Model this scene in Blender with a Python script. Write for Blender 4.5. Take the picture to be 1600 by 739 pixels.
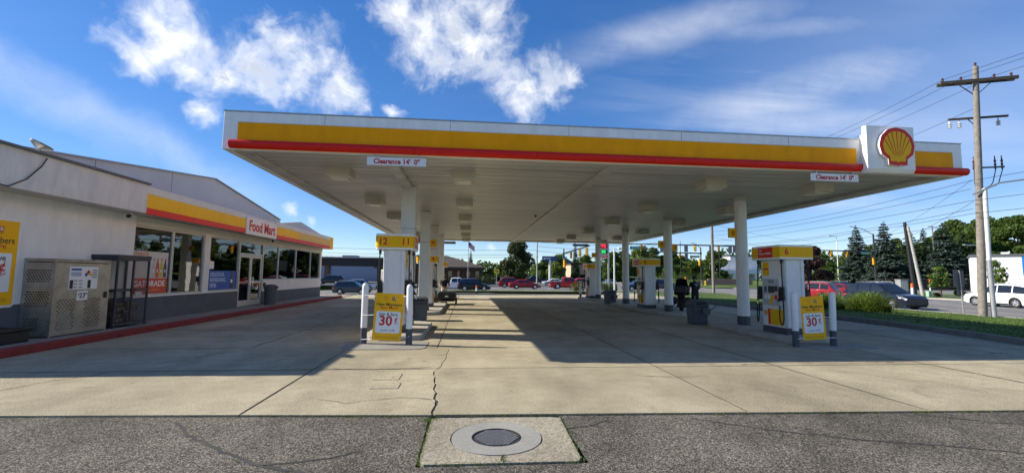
import bpy, bmesh, math, random
import numpy as np
from mathutils import Vector, Matrix
for o in list(bpy.data.objects): bpy.data.objects.remove(o)
random.seed(7); RNG = np.random.default_rng(7)
SC = bpy.context.scene; COL = SC.collection
R_ = math.radians

# ------------------------------------------------------------------ camera
CAM_H, FPX, PITCH, YAW, ROLL = 1.65, 690.3, 0.0885, 0.0986, 0.0115
def cam_axes():
    F = Vector((math.sin(YAW)*math.cos(PITCH), math.cos(YAW)*math.cos(PITCH), math.sin(PITCH)))
    Rt = Vector((math.cos(YAW), -math.sin(YAW), 0)); U = Rt.cross(F)
    return F, math.cos(ROLL)*Rt + math.sin(ROLL)*U, -math.sin(ROLL)*Rt + math.cos(ROLL)*U
FWD, RGT, UPV = cam_axes()
cd = bpy.data.cameras.new('camera'); cam = bpy.data.objects.new('camera', cd); COL.objects.link(cam)
cd.sensor_fit = 'HORIZONTAL'; cd.sensor_width = 36; cd.lens = FPX/1600*36; cd.clip_start = .05; cd.clip_end = 3000
cam.matrix_world = Matrix(((RGT.x, UPV.x, -FWD.x, 0), (RGT.y, UPV.y, -FWD.y, 0), (RGT.z, UPV.z, -FWD.z, CAM_H), (0, 0, 0, 1)))
SC.camera = cam
def direction(x, y): return (FWD + RGT*((x-800)/FPX) + UPV*((369.5-y)/FPX)).normalized()
def P(x, y, Y):                       # survey helper: point at distance Y down the lot seen at (x, y)
    d = direction(x, y); t = Y/d.y
    return Vector((d.x*t, Y, CAM_H + d.z*t))
def PX(x, Y): return P(x, 430, Y).x

# ------------------------------------------------------------------ light
SUNV = Vector((-1.61, .274, 1.0)).normalized()
SUN_EL = math.asin(SUNV.z); SUN_AZ = math.atan2(SUNV.x, SUNV.y)
W = bpy.data.worlds.new('World'); SC.world = W; W.use_nodes = True
nt = W.node_tree; nt.nodes.clear()
def N(t, **kw):
    n = nt.nodes.new(t)
    for k, v in kw.items(): setattr(n, k, v)
    return n
def L(a, b): nt.links.new(a, b)
def setin(sock, v):
    if hasattr(v, 'is_linked') or hasattr(v, 'links'): L(v, sock)
    else: sock.default_value = v
def M(op, a, b=0.0, c=0.0, clamp=False):
    n = N('ShaderNodeMath', operation=op, use_clamp=clamp)
    setin(n.inputs[0], a); setin(n.inputs[1], b)
    if op in ('MULTIPLY_ADD', 'SMOOTH_MAX', 'COMPARE'): setin(n.inputs[2], c)
    return n.outputs[0]
def VM(op, a, b=None, s=None):
    n = N('ShaderNodeVectorMath', operation=op); setin(n.inputs[0], a)
    if b is not None: setin(n.inputs[1], b)
    if s is not None: setin(n.inputs['Scale'], s)
    return n
def SMOOTH(v, a, b, lo=0.0, hi=1.0):
    n = N('ShaderNodeMapRange', interpolation_type='SMOOTHSTEP'); setin(n.inputs[0], v)
    for i, q in enumerate((a, b, lo, hi)): n.inputs[i+1].default_value = q
    return n.outputs[0]
def NOISE(vec, scale, detail=6, rough=.55, dist=0.0):
    n = N('ShaderNodeTexNoise'); L(vec, n.inputs['Vector'])
    n.inputs['Scale'].default_value = scale; n.inputs['Detail'].default_value = detail
    n.inputs['Roughness'].default_value = rough; n.inputs['Distortion'].default_value = dist
    return n
sky = N('ShaderNodeTexSky', sky_type='NISHITA'); sky.sun_disc = False
sky.sun_elevation = SUN_EL; sky.sun_rotation = SUN_AZ; sky.air_density = .75; sky.dust_density = .08; sky.ozone_density = 2.8
hs = N('ShaderNodeHueSaturation'); hs.inputs['Hue'].default_value = .512; hs.inputs['Saturation'].default_value = 1.50; hs.inputs['Value'].default_value = 1.0
gm = N('ShaderNodeGamma'); gm.inputs[1].default_value = .72; L(sky.outputs[0], gm.inputs[0]); L(gm.outputs[0], hs.inputs['Color'])
tc = N('ShaderNodeTexCoord'); D = VM('NORMALIZE', tc.outputs['Generated']).outputs[0]
sep = N('ShaderNodeSeparateXYZ'); L(D, sep.inputs[0])
wn = NOISE(D, 7, 4, .6); wv = VM('SUBTRACT', wn.outputs['Color'], (.5, .5, .5)).outputs[0]
DW = VM('ADD', D, VM('SCALE', wv, s=.085).outputs[0]).outputs[0]
BLOBS = [(243, 26, 44), (226, 76, 40), (266, 60, 56), (300, 90, 46), (345, 112, 42), (395, 95, 50), (440, 72, 50), (480, 105, 56),
         (425, 122, 46), (525, 135, 50), (545, 155, 32), (325, 170, 26), (622, 25, 48), (665, 48, 60), (712, 40, 62), (745, 78, 56), (690, 90, 48),
         (770, 112, 42), (815, 138, 46), (858, 125, 46), (885, 118, 28), (768, 20, 30), (610, 168, 18), (452, 333, 15), (487, 341, 13), (604, 419, 9), (764, 390, 10)]
FIELD = None
for (bx, by, br) in BLOBS:
    c = direction(bx, by)
    ang = .82*br/FPX/(1+((bx-800)/FPX)**2)**.5
    dist = VM('DISTANCE', DW, tuple(c)).outputs['Value']
    m = M('MULTIPLY_ADD', dist, -1.0/ang, 1.0)
    FIELD = m if FIELD is None else M('SMOOTH_MAX', FIELD, m, .35)
# more of the same scattered cumulus over the rest of the sky, behind and beside the photographer
zc = M('MAXIMUM', M('ADD', sep.outputs[2], .12), .05)
cmb = N('ShaderNodeCombineXYZ'); L(M('DIVIDE', sep.outputs[0], zc), cmb.inputs[0]); L(M('DIVIDE', sep.outputs[1], zc), cmb.inputs[1])
scat = NOISE(cmb.outputs[0], .9, 2, .5)
behind = SMOOTH(sep.outputs[1], .25, -.15)
gen = M('MULTIPLY', SMOOTH(scat.outputs[0], .56, .7), behind)
fb = NOISE(DW, 13, 9, .62, .25); fb2 = NOISE(DW, 32, 5, .55)
fsum = M('ADD', M('MULTIPLY', fb.outputs[0], 1.0), M('MULTIPLY', fb2.outputs[0], .5))
dens = M('ADD', M('MAXIMUM', FIELD, M('MULTIPLY_ADD', gen, 1.3, -.9)), M('MULTIPLY_ADD', fsum, 2.7, -2.16))
cum = SMOOTH(dens, -.62, 1.35)
# cirrus: long soft streaks high in the east (the right hand side) and a faint one in the west
mp = N('ShaderNodeMapping'); L(cmb.outputs[0], mp.inputs['Vector']); mp.inputs['Rotation'].default_value = (0, 0, R_(-22)); mp.inputs['Scale'].default_value = (.55, 2.3, 1)
ci = NOISE(mp.outputs[0], .85, 8, .6, .6); ci2 = NOISE(cmb.outputs[0], .45, 3, .5)
east = SMOOTH(sep.outputs[0], .12, .70)
cirr = M('MULTIPLY', M('MULTIPLY', SMOOTH(ci.outputs[0], .45, .80), SMOOTH(ci2.outputs[0], .38, .64)), M('MULTIPLY_ADD', east, .72, .03))
sd = (direction(0, 108) - direction(310, 258)).normalized(); nrm = direction(0, 108).cross(direction(310, 258)).normalized()
off = M('ABSOLUTE', VM('DOT_PRODUCT', DW, tuple(nrm)).outputs['Value'])
streak = M('MULTIPLY', M('MULTIPLY', SMOOTH(off, .055, 0.0), SMOOTH(sep.outputs[0], -.30, -.55)), M('MULTIPLY', fb.outputs[0], .42))
veil = M('MULTIPLY', M('MULTIPLY', SMOOTH(ci2.outputs[0], .25, .7), SMOOTH(sep.outputs[0], .30, .80)), M('MULTIPLY_ADD', ci.outputs[0], .5, .0))
DC = VM('ADD', D, VM('SCALE', wv, s=.035).outputs[0]).outputs[0]
for (xa, ya, xb, yb, wd, amt) in ((860, 95, 1330, -25, .060, .95), (1010, 215, 1560, 60, .085, 1.0), (980, 205, 1640, 190, .075, .95), (1200, 330, 1640, 250, .06, .7), (1030, 60, 1500, 20, .035, .55)):
    da, db = direction(xa, ya), direction(xb, yb); nn = da.cross(db).normalized(); mid = (da+db).normalized(); tn_ = nn.cross(mid)
    o_ = M('ABSOLUTE', VM('DOT_PRODUCT', DC, tuple(nn)).outputs['Value']); al = M('ABSOLUTE', VM('DOT_PRODUCT', DC, tuple(tn_)).outputs['Value']); half = abs(da.dot(tn_))
    body = M('MULTIPLY', M('MULTIPLY', SMOOTH(o_, wd, 0.0), SMOOTH(al, half*1.35, half*.10)), SMOOTH(VM('DOT_PRODUCT', D, tuple(mid)).outputs['Value'], .3, .6))
    cirr = M('MAXIMUM', cirr, M('MULTIPLY', body, M('MULTIPLY', SMOOTH(M('ADD', M('MULTIPLY', ci.outputs[0], .85), M('MULTIPLY', fb.outputs[0], .18)), .30, .78), amt*.52)))
cirr = M('MAXIMUM', M('MAXIMUM', cirr, veil), streak)
fade = SMOOTH(sep.outputs[2], -.01, .06)
cloud = M('MULTIPLY', M('MAXIMUM', M('MULTIPLY', cum, .96), cirr), fade, clamp=True)
DS = VM('ADD', DW, tuple(SUNV*.035 + Vector((0, 0, .02)))).outputs[0]
fbs = NOISE(DS, 13, 6, .6, .25)
shade = M('MULTIPLY', SMOOTH(dens, .15, 1.2), SMOOTH(M('SUBTRACT', fbs.outputs[0], fb.outputs[0]), -.10, .10))
ccol = N('ShaderNodeMix', data_type='RGBA'); L(shade, ccol.inputs[0]); ccol.inputs[6].default_value = (4.7, 4.75, 4.8, 1); ccol.inputs[7].default_value = (2.35, 2.5, 2.85, 1)
mixc = N('ShaderNodeMix', data_type='RGBA'); L(cloud, mixc.inputs[0]); L(hs.outputs[0], mixc.inputs[6]); L(ccol.outputs[2], mixc.inputs[7])
bg = N('ShaderNodeBackground'); bg.inputs[1].default_value = .142; L(mixc.outputs[2], bg.inputs[0])
wo = N('ShaderNodeOutputWorld'); L(bg.outputs[0], wo.inputs[0])
sl = bpy.data.lights.new('sun', 'SUN'); sl.energy = 4.2; sl.angle = R_(.53); sl.color = (1, .93, .80)
so = bpy.data.objects.new('sun', sl); COL.objects.link(so); so.rotation_euler = SUNV.to_track_quat('Z', 'Y').to_euler(); so.location = (-40, 10, 40)
vs = SC.view_settings; vs.view_transform = 'Standard'; vs.look = 'None'; vs.exposure = 0.88; vs.gamma = 1.0; vs.use_curve_mapping = False
SC.render.engine = 'CYCLES'

# ------------------------------------------------------------------ materials
MATS = {}
def mat(name, col, rough=.6, metal=0.0, var=.12, scale=3.0, bump=0.0, bscale=60.0, coat=0.0, emit=None, estr=1.0, spec=.5, pos=False, aniso=None):
    if name in MATS: return MATS[name]
    m = bpy.data.materials.new(name); m.use_nodes = True; t = m.node_tree; b = t.nodes['Principled BSDF']
    b.inputs['Roughness'].default_value = rough; b.inputs['Metallic'].default_value = metal; b.inputs['Specular IOR Level'].default_value = spec
    b.inputs['Coat Weight'].default_value = coat; b.inputs['Coat Roughness'].default_value = .05
    c = t.nodes.new('ShaderNodeTexCoord'); src = c.outputs['Object']
    if pos: src = t.nodes.new('ShaderNodeNewGeometry').outputs['Position']
    if aniso:
        src = t.nodes.new('ShaderNodeNewGeometry').outputs['Position']; mpn = t.nodes.new('ShaderNodeMapping'); mpn.inputs['Scale'].default_value = aniso; t.links.new(src, mpn.inputs['Vector']); src = mpn.outputs[0]
    n = t.nodes.new('ShaderNodeTexNoise'); n.inputs['Scale'].default_value = scale; n.inputs['Detail'].default_value = 6; n.inputs['Roughness'].default_value = .6
    t.links.new(src, n.inputs['Vector'])
    mx = t.nodes.new('ShaderNodeMix'); mx.data_type = 'RGBA'
    mr = t.nodes.new('ShaderNodeMapRange'); mr.inputs[1].default_value = .3; mr.inputs[2].default_value = .7
    t.links.new(n.outputs[0], mr.inputs[0]); t.links.new(mr.outputs[0], mx.inputs[0])
    mx.inputs[6].default_value = tuple(max(0, q*(1-var)) for q in col)+(1,); mx.inputs[7].default_value = tuple(min(1, q*(1+var*.6)) for q in col)+(1,)
    t.links.new(mx.outputs[2], b.inputs['Base Color'])
    if bump:
        n2 = t.nodes.new('ShaderNodeTexNoise'); n2.inputs['Scale'].default_value = bscale; n2.inputs['Detail'].default_value = 4; t.links.new(src, n2.inputs['Vector'])
        bp = t.nodes.new('ShaderNodeBump'); bp.inputs['Strength'].default_value = bump; bp.inputs['Distance'].default_value = .02
        t.links.new(n2.outputs[0], bp.inputs['Height']); t.links.new(bp.outputs[0], b.inputs['Normal'])
    if emit: b.inputs['Emission Color'].default_value = tuple(emit)+(1,); b.inputs['Emission Strength'].default_value = estr
    MATS[name] = m; return m
def ground_mat(name, stops, speck=55.0, speck_amt=.5, patch=.35, stain=0.0, bump=.3, slabvar=0.0, rough=.9, track=0.0):
    """stone-like ground: a speckle of aggregate, broad weathering, dark drips and spots"""
    m = bpy.data.materials.new(name); m.use_nodes = True; t = m.node_tree; b = t.nodes['Principled BSDF']; b.inputs['Roughness'].default_value = rough; b.inputs['Specular IOR Level'].default_value = .25
    g = t.nodes.new('ShaderNodeNewGeometry').outputs['Position']
    def nz(scale, detail=4, rough=.6, d=0.0):
        n = t.nodes.new('ShaderNodeTexNoise'); n.inputs['Scale'].default_value = scale; n.inputs['Detail'].default_value = detail; n.inputs['Roughness'].default_value = rough; n.inputs['Distortion'].default_value = d
        t.links.new(g, n.inputs['Vector']); return n.outputs[0]
    def mth(op, a, bb):
        n = t.nodes.new('ShaderNodeMath'); n.operation = op
        for i, v in enumerate((a, bb)):
            if hasattr(v, 'links'): t.links.new(v, n.inputs[i])
            else: n.inputs[i].default_value = v
        return n.outputs[0]
    def rng(v, a, bb, lo=0., hi=1.):
        n = t.nodes.new('ShaderNodeMapRange'); t.links.new(v, n.inputs[0])
        for i, q in enumerate((a, bb, lo, hi)): n.inputs[i+1].default_value = q
        return n.outputs[0]
    sp = nz(speck, 3, .75); sp2 = nz(speck*2.7, 2, .6); br = nz(.55, 7, .6); br2 = nz(2.3, 6, .65)
    f = mth('ADD', mth('MULTIPLY', rng(mth('ADD', mth('MULTIPLY', sp, .6), mth('MULTIPLY', sp2, .4)), .415, .585), speck_amt), mth('MULTIPLY', rng(mth('ADD', mth('MULTIPLY', br, .6), mth('MULTIPLY', br2, .4)), .35, .65), 1-speck_amt))
    ramp = t.nodes.new('ShaderNodeValToRGB'); t.links.new(f, ramp.inputs[0]); cr = ramp.color_ramp
    cr.elements[0].position = stops[0][0]; cr.elements[0].color = stops[0][1]+(1,); cr.elements[1].position = stops[-1][0]; cr.elements[1].color = stops[-1][1]+(1,)
    for p_, c_ in stops[1:-1]: e = cr.elements.new(p_); e.color = c_+(1,)
    val = rng(nz(.23, 4, .5), .35, .65, 1-patch*.5, 1+patch*.3)
    if stain:
        st = rng(nz(1.1, 5, .7, 1.2), .58, .75, 1.0, 1-stain); val = mth('MULTIPLY', val, st)
        v = t.nodes.new('ShaderNodeTexVoronoi'); v.inputs['Scale'].default_value = 1.7; t.links.new(g, v.inputs['Vector'])
        val = mth('MULTIPLY', val, rng(v.outputs['Distance'], .03, .055, .62, 1.0))
    if track:
        mpn = t.nodes.new('ShaderNodeMapping'); mpn.inputs['Scale'].default_value = (1.3, .10, 1); t.links.new(g, mpn.inputs['Vector']); n = t.nodes.new('ShaderNodeTexNoise'); n.inputs['Scale'].default_value = 1.0; n.inputs['Detail'].default_value = 5; t.links.new(mpn.outputs[0], n.inputs['Vector'])
        val = mth('MULTIPLY', val, rng(n.outputs[0], .35, .65, 1-track, 1+track*.35)); val = mth('MULTIPLY', val, rng(nz(4.5, 6, .75), .60, .72, 1.0, .72)); val = mth('MULTIPLY', val, rng(nz(19, 3, .6), .66, .72, 1.0, .55))
    if slabvar:
        oi = t.nodes.new('ShaderNodeObjectInfo'); val = mth('MULTIPLY', val, rng(oi.outputs['Random'], 0, 1, 1-slabvar, 1+slabvar*.5))
    mx = t.nodes.new('ShaderNodeMix'); mx.data_type = 'RGBA'; mx.blend_type = 'MULTIPLY'; mx.inputs[0].default_value = 1
    cb = t.nodes.new('ShaderNodeCombineColor')
    for i in range(3): t.links.new(val, cb.inputs[i])
    t.links.new(ramp.outputs[0], mx.inputs[6]); t.links.new(cb.outputs[0], mx.inputs[7]); t.links.new(mx.outputs[2], b.inputs['Base Color'])
    bp = t.nodes.new('ShaderNodeBump'); bp.inputs['Strength'].default_value = bump; bp.inputs['Distance'].default_value = .01
    t.links.new(sp, bp.inputs['Height']); t.links.new(bp.outputs[0], b.inputs['Normal'])
    MATS[name] = m; return m
def foliage_mat(name, dark, light, transl=.3):
    m = bpy.data.materials.new(name); m.use_nodes = True; t = m.node_tree; t.nodes.clear()
    g = t.nodes.new('ShaderNodeNewGeometry'); n = t.nodes.new('ShaderNodeTexNoise'); n.inputs['Scale'].default_value = .9; n.inputs['Detail'].default_value = 5
    t.links.new(g.outputs['Position'], n.inputs['Vector'])
    a = t.nodes.new('ShaderNodeMath'); a.operation = 'MULTIPLY_ADD'; t.links.new(g.outputs['Random Per Island'], a.inputs[0]); a.inputs[1].default_value = .45; t.links.new(n.outputs[0], a.inputs[2])
    mr = t.nodes.new('ShaderNodeMapRange'); t.links.new(a.outputs[0], mr.inputs[0]); mr.inputs[1].default_value = .45; mr.inputs[2].default_value = .95
    mx = t.nodes.new('ShaderNodeMix'); mx.data_type = 'RGBA'; t.links.new(mr.outputs[0], mx.inputs[0]); mx.inputs[6].default_value = dark+(1,); mx.inputs[7].default_value = light+(1,)
    df = t.nodes.new('ShaderNodeBsdfPrincipled'); df.inputs['Roughness'].default_value = .6; df.inputs['Specular IOR Level'].default_value = .3
    tr = t.nodes.new('ShaderNodeBsdfTranslucent'); ms = t.nodes.new('ShaderNodeMixShader'); ms.inputs[0].default_value = transl; o = t.nodes.new('ShaderNodeOutputMaterial')
    t.links.new(mx.outputs[2], df.inputs['Base Color']); t.links.new(mx.outputs[2], tr.inputs['Color'])
    t.links.new(df.outputs[0], ms.inputs[1]); t.links.new(tr.outputs[0], ms.inputs[2]); t.links.new(ms.outputs[0], o.inputs[0])
    MATS[name] = m; return m
def glass_mat(name, tint, ior=1.5):
    m = bpy.data.materials.new(name); m.use_nodes = True; t = m.node_tree; t.nodes.clear()
    tr = t.nodes.new('ShaderNodeBsdfTransparent'); tr.inputs[0].default_value = tint+(1,)
    gl = t.nodes.new('ShaderNodeBsdfGlossy'); gl.inputs['Roughness'].default_value = .015; fr = t.nodes.new('ShaderNodeFresnel'); fr.inputs[0].default_value = ior
    ms = t.nodes.new('ShaderNodeMixShader'); o = t.nodes.new('ShaderNodeOutputMaterial')
    n = t.nodes.new('ShaderNodeTexNoise'); n.inputs['Scale'].default_value = 1.3; g = t.nodes.new('ShaderNodeNewGeometry'); t.links.new(g.outputs['Position'], n.inputs['Vector'])
    bp = t.nodes.new('ShaderNodeBump'); bp.inputs['Strength'].default_value = .06; bp.inputs['Distance'].default_value = .03; t.links.new(n.outputs[0], bp.inputs['Height']); t.links.new(bp.outputs[0], gl.inputs['Normal'])
    t.links.new(fr.outputs[0], ms.inputs[0]); t.links.new(tr.outputs[0], ms.inputs[1]); t.links.new(gl.outputs[0], ms.inputs[2]); t.links.new(ms.outputs[0], o.inputs[0])
    MATS[name] = m; return m

white = mat('white_paint', (.80, .79, .76), .45, var=.07, bump=.03, aniso=(3, 3, .8))
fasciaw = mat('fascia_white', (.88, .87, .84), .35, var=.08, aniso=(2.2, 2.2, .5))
yellow = mat('sign_yellow', (.92, .50, .006), .5, var=.07, spec=.2, aniso=(1.5, 1.5, .6))
red = mat('sign_red', (.72, .014, .008), .4, var=.12, spec=.3, aniso=(1.3, 1.3, 2))
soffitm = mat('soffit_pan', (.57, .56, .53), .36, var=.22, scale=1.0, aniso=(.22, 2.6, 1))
fixture = mat('fixture_beige', (.58, .55, .46), .5, var=.08)
lens = mat('lens', (.72, .70, .62), .25, var=.04)
darkgrey = mat('dark_grey_paint', (.060, .066, .080), .55, var=.15, bump=.05)
midgrey = mat('mid_grey_plastic', (.10, .105, .115), .55, var=.12)
bingrey = mat('bin_grey', (.075, .085, .10), .6, var=.15, bump=.06)
black = mat('black_plastic', (.012, .012, .013), .45, var=.2)
rubber = mat('black_rubber', (.016, .016, .017), .8, var=.2)
steel = mat('galvanised_steel', (.48, .49, .49), .42, .75, var=.18, scale=6)
alum = mat('aluminium_frame', (.50, .50, .48), .4, .55, var=.08)
chrome = mat('chrome', (.75, .75, .76), .18, 1.0, var=.03)
creamw = mat('cream_panel', (.72, .68, .58), .55, var=.06)
stucco = mat('store_white_wall', (.78, .765, .735), .85, var=.08, bump=.45, bscale=60, aniso=(1.3, 1.3, .5))
greyfas = mat('store_grey_fascia', (.66, .64, .60), .85, var=.14, bump=.4, bscale=50, aniso=(1.4, 1.4, .4))
greyroof = mat('store_grey_roof', (.50, .495, .49), .8, var=.07, scale=1.0, bump=.1)
basegrey = mat('store_dark_base', (.095, .105, .125), .75, var=.15, bump=.2)
redcurb = mat('red_curb_paint', (.22, .024, .021), .75, var=.35, scale=7, bump=.3)
kerbm = mat('kerb_concrete', (.40, .37, .31), .9, var=.18, scale=3, bump=.4, pos=True)
kerbdark = mat('kerb_old', (.22, .21, .19), .9, var=.2, scale=3, bump=.4, pos=True)
goldp = mat('canopy_gold', (.98, .375, .002), .55, var=.10, spec=.14, aniso=(1.1, 1.1, .5))
wood = mat('weathered_wood', (.23, .205, .18), .9, var=.35, scale=5, bump=.6, bscale=30)
darkwood = mat('dark_wood', (.075, .062, .05), .9, var=.3, scale=5)
blacksteel = mat('black_steel', (.016, .016, .018), .5, var=.15)
wire = mat('wire_black', (.022, .022, .024), .7, var=.1)
sigyellow = mat('signal_yellow', (.78, .40, .010), .45, var=.08)
green = mat('street_sign_green', (.005, .22, .15), .45, var=.06)
bluesign = mat('navy_sign', (.012, .040, .17), .4, var=.05)
ledred = mat('led_red', (.5, .01, .02), .4, emit=(1, .02, .04), estr=.8)
ledgreen = mat('led_green', (.02, .45, .1), .4, emit=(.02, 1, .18), estr=.6)
signpanel = mat('sign_panel_dark', (.02, .02, .022), .5)
printblack = mat('print_black', (.02, .018, .015), .6)
printred = mat('print_red', (.55, .03, .02), .6)
printorange = mat('print_orange', (.62, .12, .01), .6)
printwhite = mat('print_white', (.80, .80, .78), .6, var=.03)
printblue = mat('print_blue', (.02, .09, .40), .5)
brick = mat('brown_brick', (.17, .085, .055), .9, var=.3, scale=9, bump=.3)
glass = glass_mat('window_glass', (.42, .44, .44), 2.3)
carglass = mat('car_glass', (.012, .015, .018), .04, var=.1, spec=.9)
clearglass = glass_mat('windshield_glass', (.30, .36, .34), 1.6)
concrete = ground_mat('concrete_slab', [(.08, (.19, .160, .108)), (.30, (.335, .285, .188)), (.55, (.435, .375, .250)), (.92, (.64, .565, .405))], 52, .58, .34, .26, .7, .10, track=.09)
asphalt = ground_mat('asphalt_apron', [(.20, (.020, .017, .013)), (.42, (.062, .054, .041)), (.60, (.138, .121, .094)), (.78, (.29, .258, .205)), (.92, (.54, .49, .40))], 70, .80, .5, .22, .7, track=.2)
roadm = ground_mat('road_asphalt', [(.2, (.15, .145, .138)), (.8, (.25, .242, .228))], 12, .35, .25, .12, .2)
lotm = ground_mat('far_lot_asphalt', [(.2, (.12, .12, .122)), (.8, (.185, .18, .175))], 6, .3, .3, .1, .1)
newconc = ground_mat('ring_concrete', [(.2, (.25, .245, .22)), (.8, (.345, .335, .295))], 30, .35, .2, .1, .2)
grassm = ground_mat('grass_ground', [(.15, (.045, .075, .016)), (.5, (.085, .135, .028)), (.85, (.15, .185, .05))], 14, .5, .35, 0, .5)
dirt = mat('joint_dirt', (.055, .048, .036), .95, var=.4, scale=12, pos=True)
walkm = ground_mat('walk_concrete', [(.2, (.24, .225, .195)), (.8, (.34, .32, .28))], 40, .4, .25, .25, .25)
paintw = mat('road_paint_white', (.62, .62, .58), .8, var=.25, scale=4, pos=True)
painty = mat('road_paint_yellow', (.55, .32, .03), .8, var=.25, scale=4, pos=True)
leafg = foliage_mat('leaf_green', (.030, .060, .010), (.105, .165, .028))
leafl = foliage_mat('leaf_light', (.060, .105, .015), (.19, .26, .05), .4)
leafd = foliage_mat('leaf_dark', (.020, .034, .010), (.075, .095, .028))
leafb = foliage_mat('spruce_blue', (.022, .042, .034), (.085, .125, .098), .1)
leafs = foliage_mat('spruce_green', (.014, .032, .012), (.060, .095, .035), .1)
leafp = foliage_mat('leaf_purple', (.020, .012, .012), (.070, .035, .030), .2)
bladem = foliage_mat('grass_blade', (.040, .075, .012), (.13, .20, .035), .3)
lilym = foliage_mat('lily_blade', (.055, .10, .012), (.24, .32, .05), .4)
weedm = foliage_mat('weed_green', (.06, .10, .02), (.17, .24, .05), .3)
bark = mat('bark', (.10, .078, .058), .95, var=.3, scale=6, bump=.5)

# ------------------------------------------------------------------ mesh helpers
class MB:
    def __init__(s): s.v = []; s.f = []
    def add(s, vs, fs):
        n = len(s.v); s.v += [tuple(q) for q in vs]; s.f += [tuple(i+n for i in f) for f in fs]; return s
    def box(s, x0, x1, y0, y1, z0, z1, M4=None):
        vs = [(x, y, z) for z in (z0, z1) for y in (y0, y1) for x in (x0, x1)]
        if M4 is not None: vs = [M4 @ Vector(q) for q in vs]
        return s.add(vs, [(0, 2, 3, 1), (4, 5, 7, 6), (0, 1, 5, 4), (2, 6, 7, 3), (0, 4, 6, 2), (1, 3, 7, 5)])
    def bar(s, a, b, w, h=None, up=(0, 0, 1)):
        a = Vector(a); b = Vector(b); d = (b-a).normalized(); u = Vector(up)
        if abs(d.dot(u)) > .98: u = Vector((1, 0, 0))
        x = d.cross(u).normalized(); y = x.cross(d); h = h or w
        vs = [p + x*sx*w/2 + y*sy*h/2 for p in (a, b) for sx, sy in ((-1, -1), (1, -1), (1, 1), (-1, 1))]
        return s.add(vs, [(0, 3, 2, 1), (4, 5, 6, 7), (0, 1, 5, 4), (1, 2, 6, 5), (2, 3, 7, 6), (3, 0, 4, 7)])
    def cyl(s, a, b, r0, r1=None, n=12, cap=True):
        a = Vector(a); b = Vector(b); r1 = r0 if r1 is None else r1
        d = (b-a).normalized(); u = Vector((0, 0, 1)) if abs(d.z) < .9 else Vector((1, 0, 0)); x = d.cross(u).normalized(); y = d.cross(x)
        vs = []
        for p, r in ((a, r0), (b, r1)):
            for i in range(n): t = 2*math.pi*i/n; vs.append(p + x*math.cos(t)*r + y*math.sin(t)*r)
        fs = [(i, (i+1) % n, n+(i+1) % n, n+i) for i in range(n)]
        if cap: fs += [tuple(range(n-1, -1, -1)), tuple(range(n, 2*n))]
        return s.add(vs, fs)
    def tube(s, pts, r, n=6):
        pts = [Vector(p) for p in pts]; rs = r if isinstance(r, (list, tuple)) else [r]*len(pts); vs = []; m = len(pts)
        x = None
        for i, p in enumerate(pts):
            d = (pts[min(i+1, m-1)]-pts[max(i-1, 0)]).normalized()
            if x is None: u = Vector((0, 0, 1)) if abs(d.z) < .9 else Vector((1, 0, 0)); x = d.cross(u).normalized()
            else: x = (x - d*x.dot(d)).normalized()
            y = d.cross(x)
            for k in range(n): t = 2*math.pi*k/n; vs.append(p + (x*math.cos(t)+y*math.sin(t))*rs[i])
        fs = [(i*n+k, i*n+(k+1) % n, (i+1)*n+(k+1) % n, (i+1)*n+k) for i in range(m-1) for k in range(n)]
        fs += [tuple(range(n-1, -1, -1)), tuple(range((m-1)*n, m*n))]
        return s.add(vs, fs)
    def lathe(s, prof, n=20, c=(0, 0, 0)):
        vs = []; m = len(prof)
        for r, z in prof:
            for k in range(n): t = 2*math.pi*k/n; vs.append((c[0]+r*math.cos(t), c[1]+r*math.sin(t), c[2]+z))
        fs = [(i*n+k, i*n+(k+1) % n, (i+1)*n+(k+1) % n, (i+1)*n+k) for i in range(m-1) for k in range(n)]
        fs += [tuple(range(n-1, -1, -1)), tuple(range((m-1)*n, m*n))]
        return s.add(vs, fs)
    def prism(s, poly, d0, d1, axis='z'):
        f = {'z': lambda p, d: (p[0], p[1], d), 'y': lambda p, d: (p[0], d, p[1]), 'x': lambda p, d: (d, p[0], p[1])}[axis]; n = len(poly)
        vs = [f(p, d0) for p in poly]+[f(p, d1) for p in poly]
        return s.add(vs, [tuple(range(n-1, -1, -1)), tuple(range(n, 2*n))]+[(i, (i+1) % n, n+(i+1) % n, n+i) for i in range(n)])
    def quad(s, *q): return s.add(q, [tuple(range(len(q)))])
    def build(s, name, m, parent=None, loc=(0, 0, 0), rz=0.0, smooth=False, bevel=0.0, seg=2):
        me = bpy.data.meshes.new(name); me.from_pydata(s.v, [], s.f); me.update()
        bm = bmesh.new(); bm.from_mesh(me); bmesh.ops.recalc_face_normals(bm, faces=bm.faces); bm.to_mesh(me); bm.free()
        for mm in (m if isinstance(m, (list, tuple)) else [m]): me.materials.append(mm)
        if smooth:
            me.polygons.foreach_set('use_smooth', [True]*len(me.polygons)); me.set_sharp_from_angle(angle=R_(38 if smooth is True else smooth))
        return link(name, me, parent, loc, rz, bevel, seg)
def link(name, me, parent=None, loc=(0, 0, 0), rz=0.0, bevel=0.0, seg=2):
    o = bpy.data.objects.new(name, me); COL.objects.link(o); o.parent = parent; o.location = loc; o.rotation_euler = (0, 0, rz)
    if bevel:
        b = o.modifiers.new('bevel', 'BEVEL'); b.width = bevel; b.segments = seg; b.limit_method = 'ANGLE'; b.angle_limit = R_(35); b.harden_normals = False
    return o
def tag(o, label=None, cat=None, group=None, kind=None):
    if label: o['label'] = label
    if cat: o['category'] = cat
    if group: o['group'] = group
    if kind: o['kind'] = kind
    return o
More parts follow.
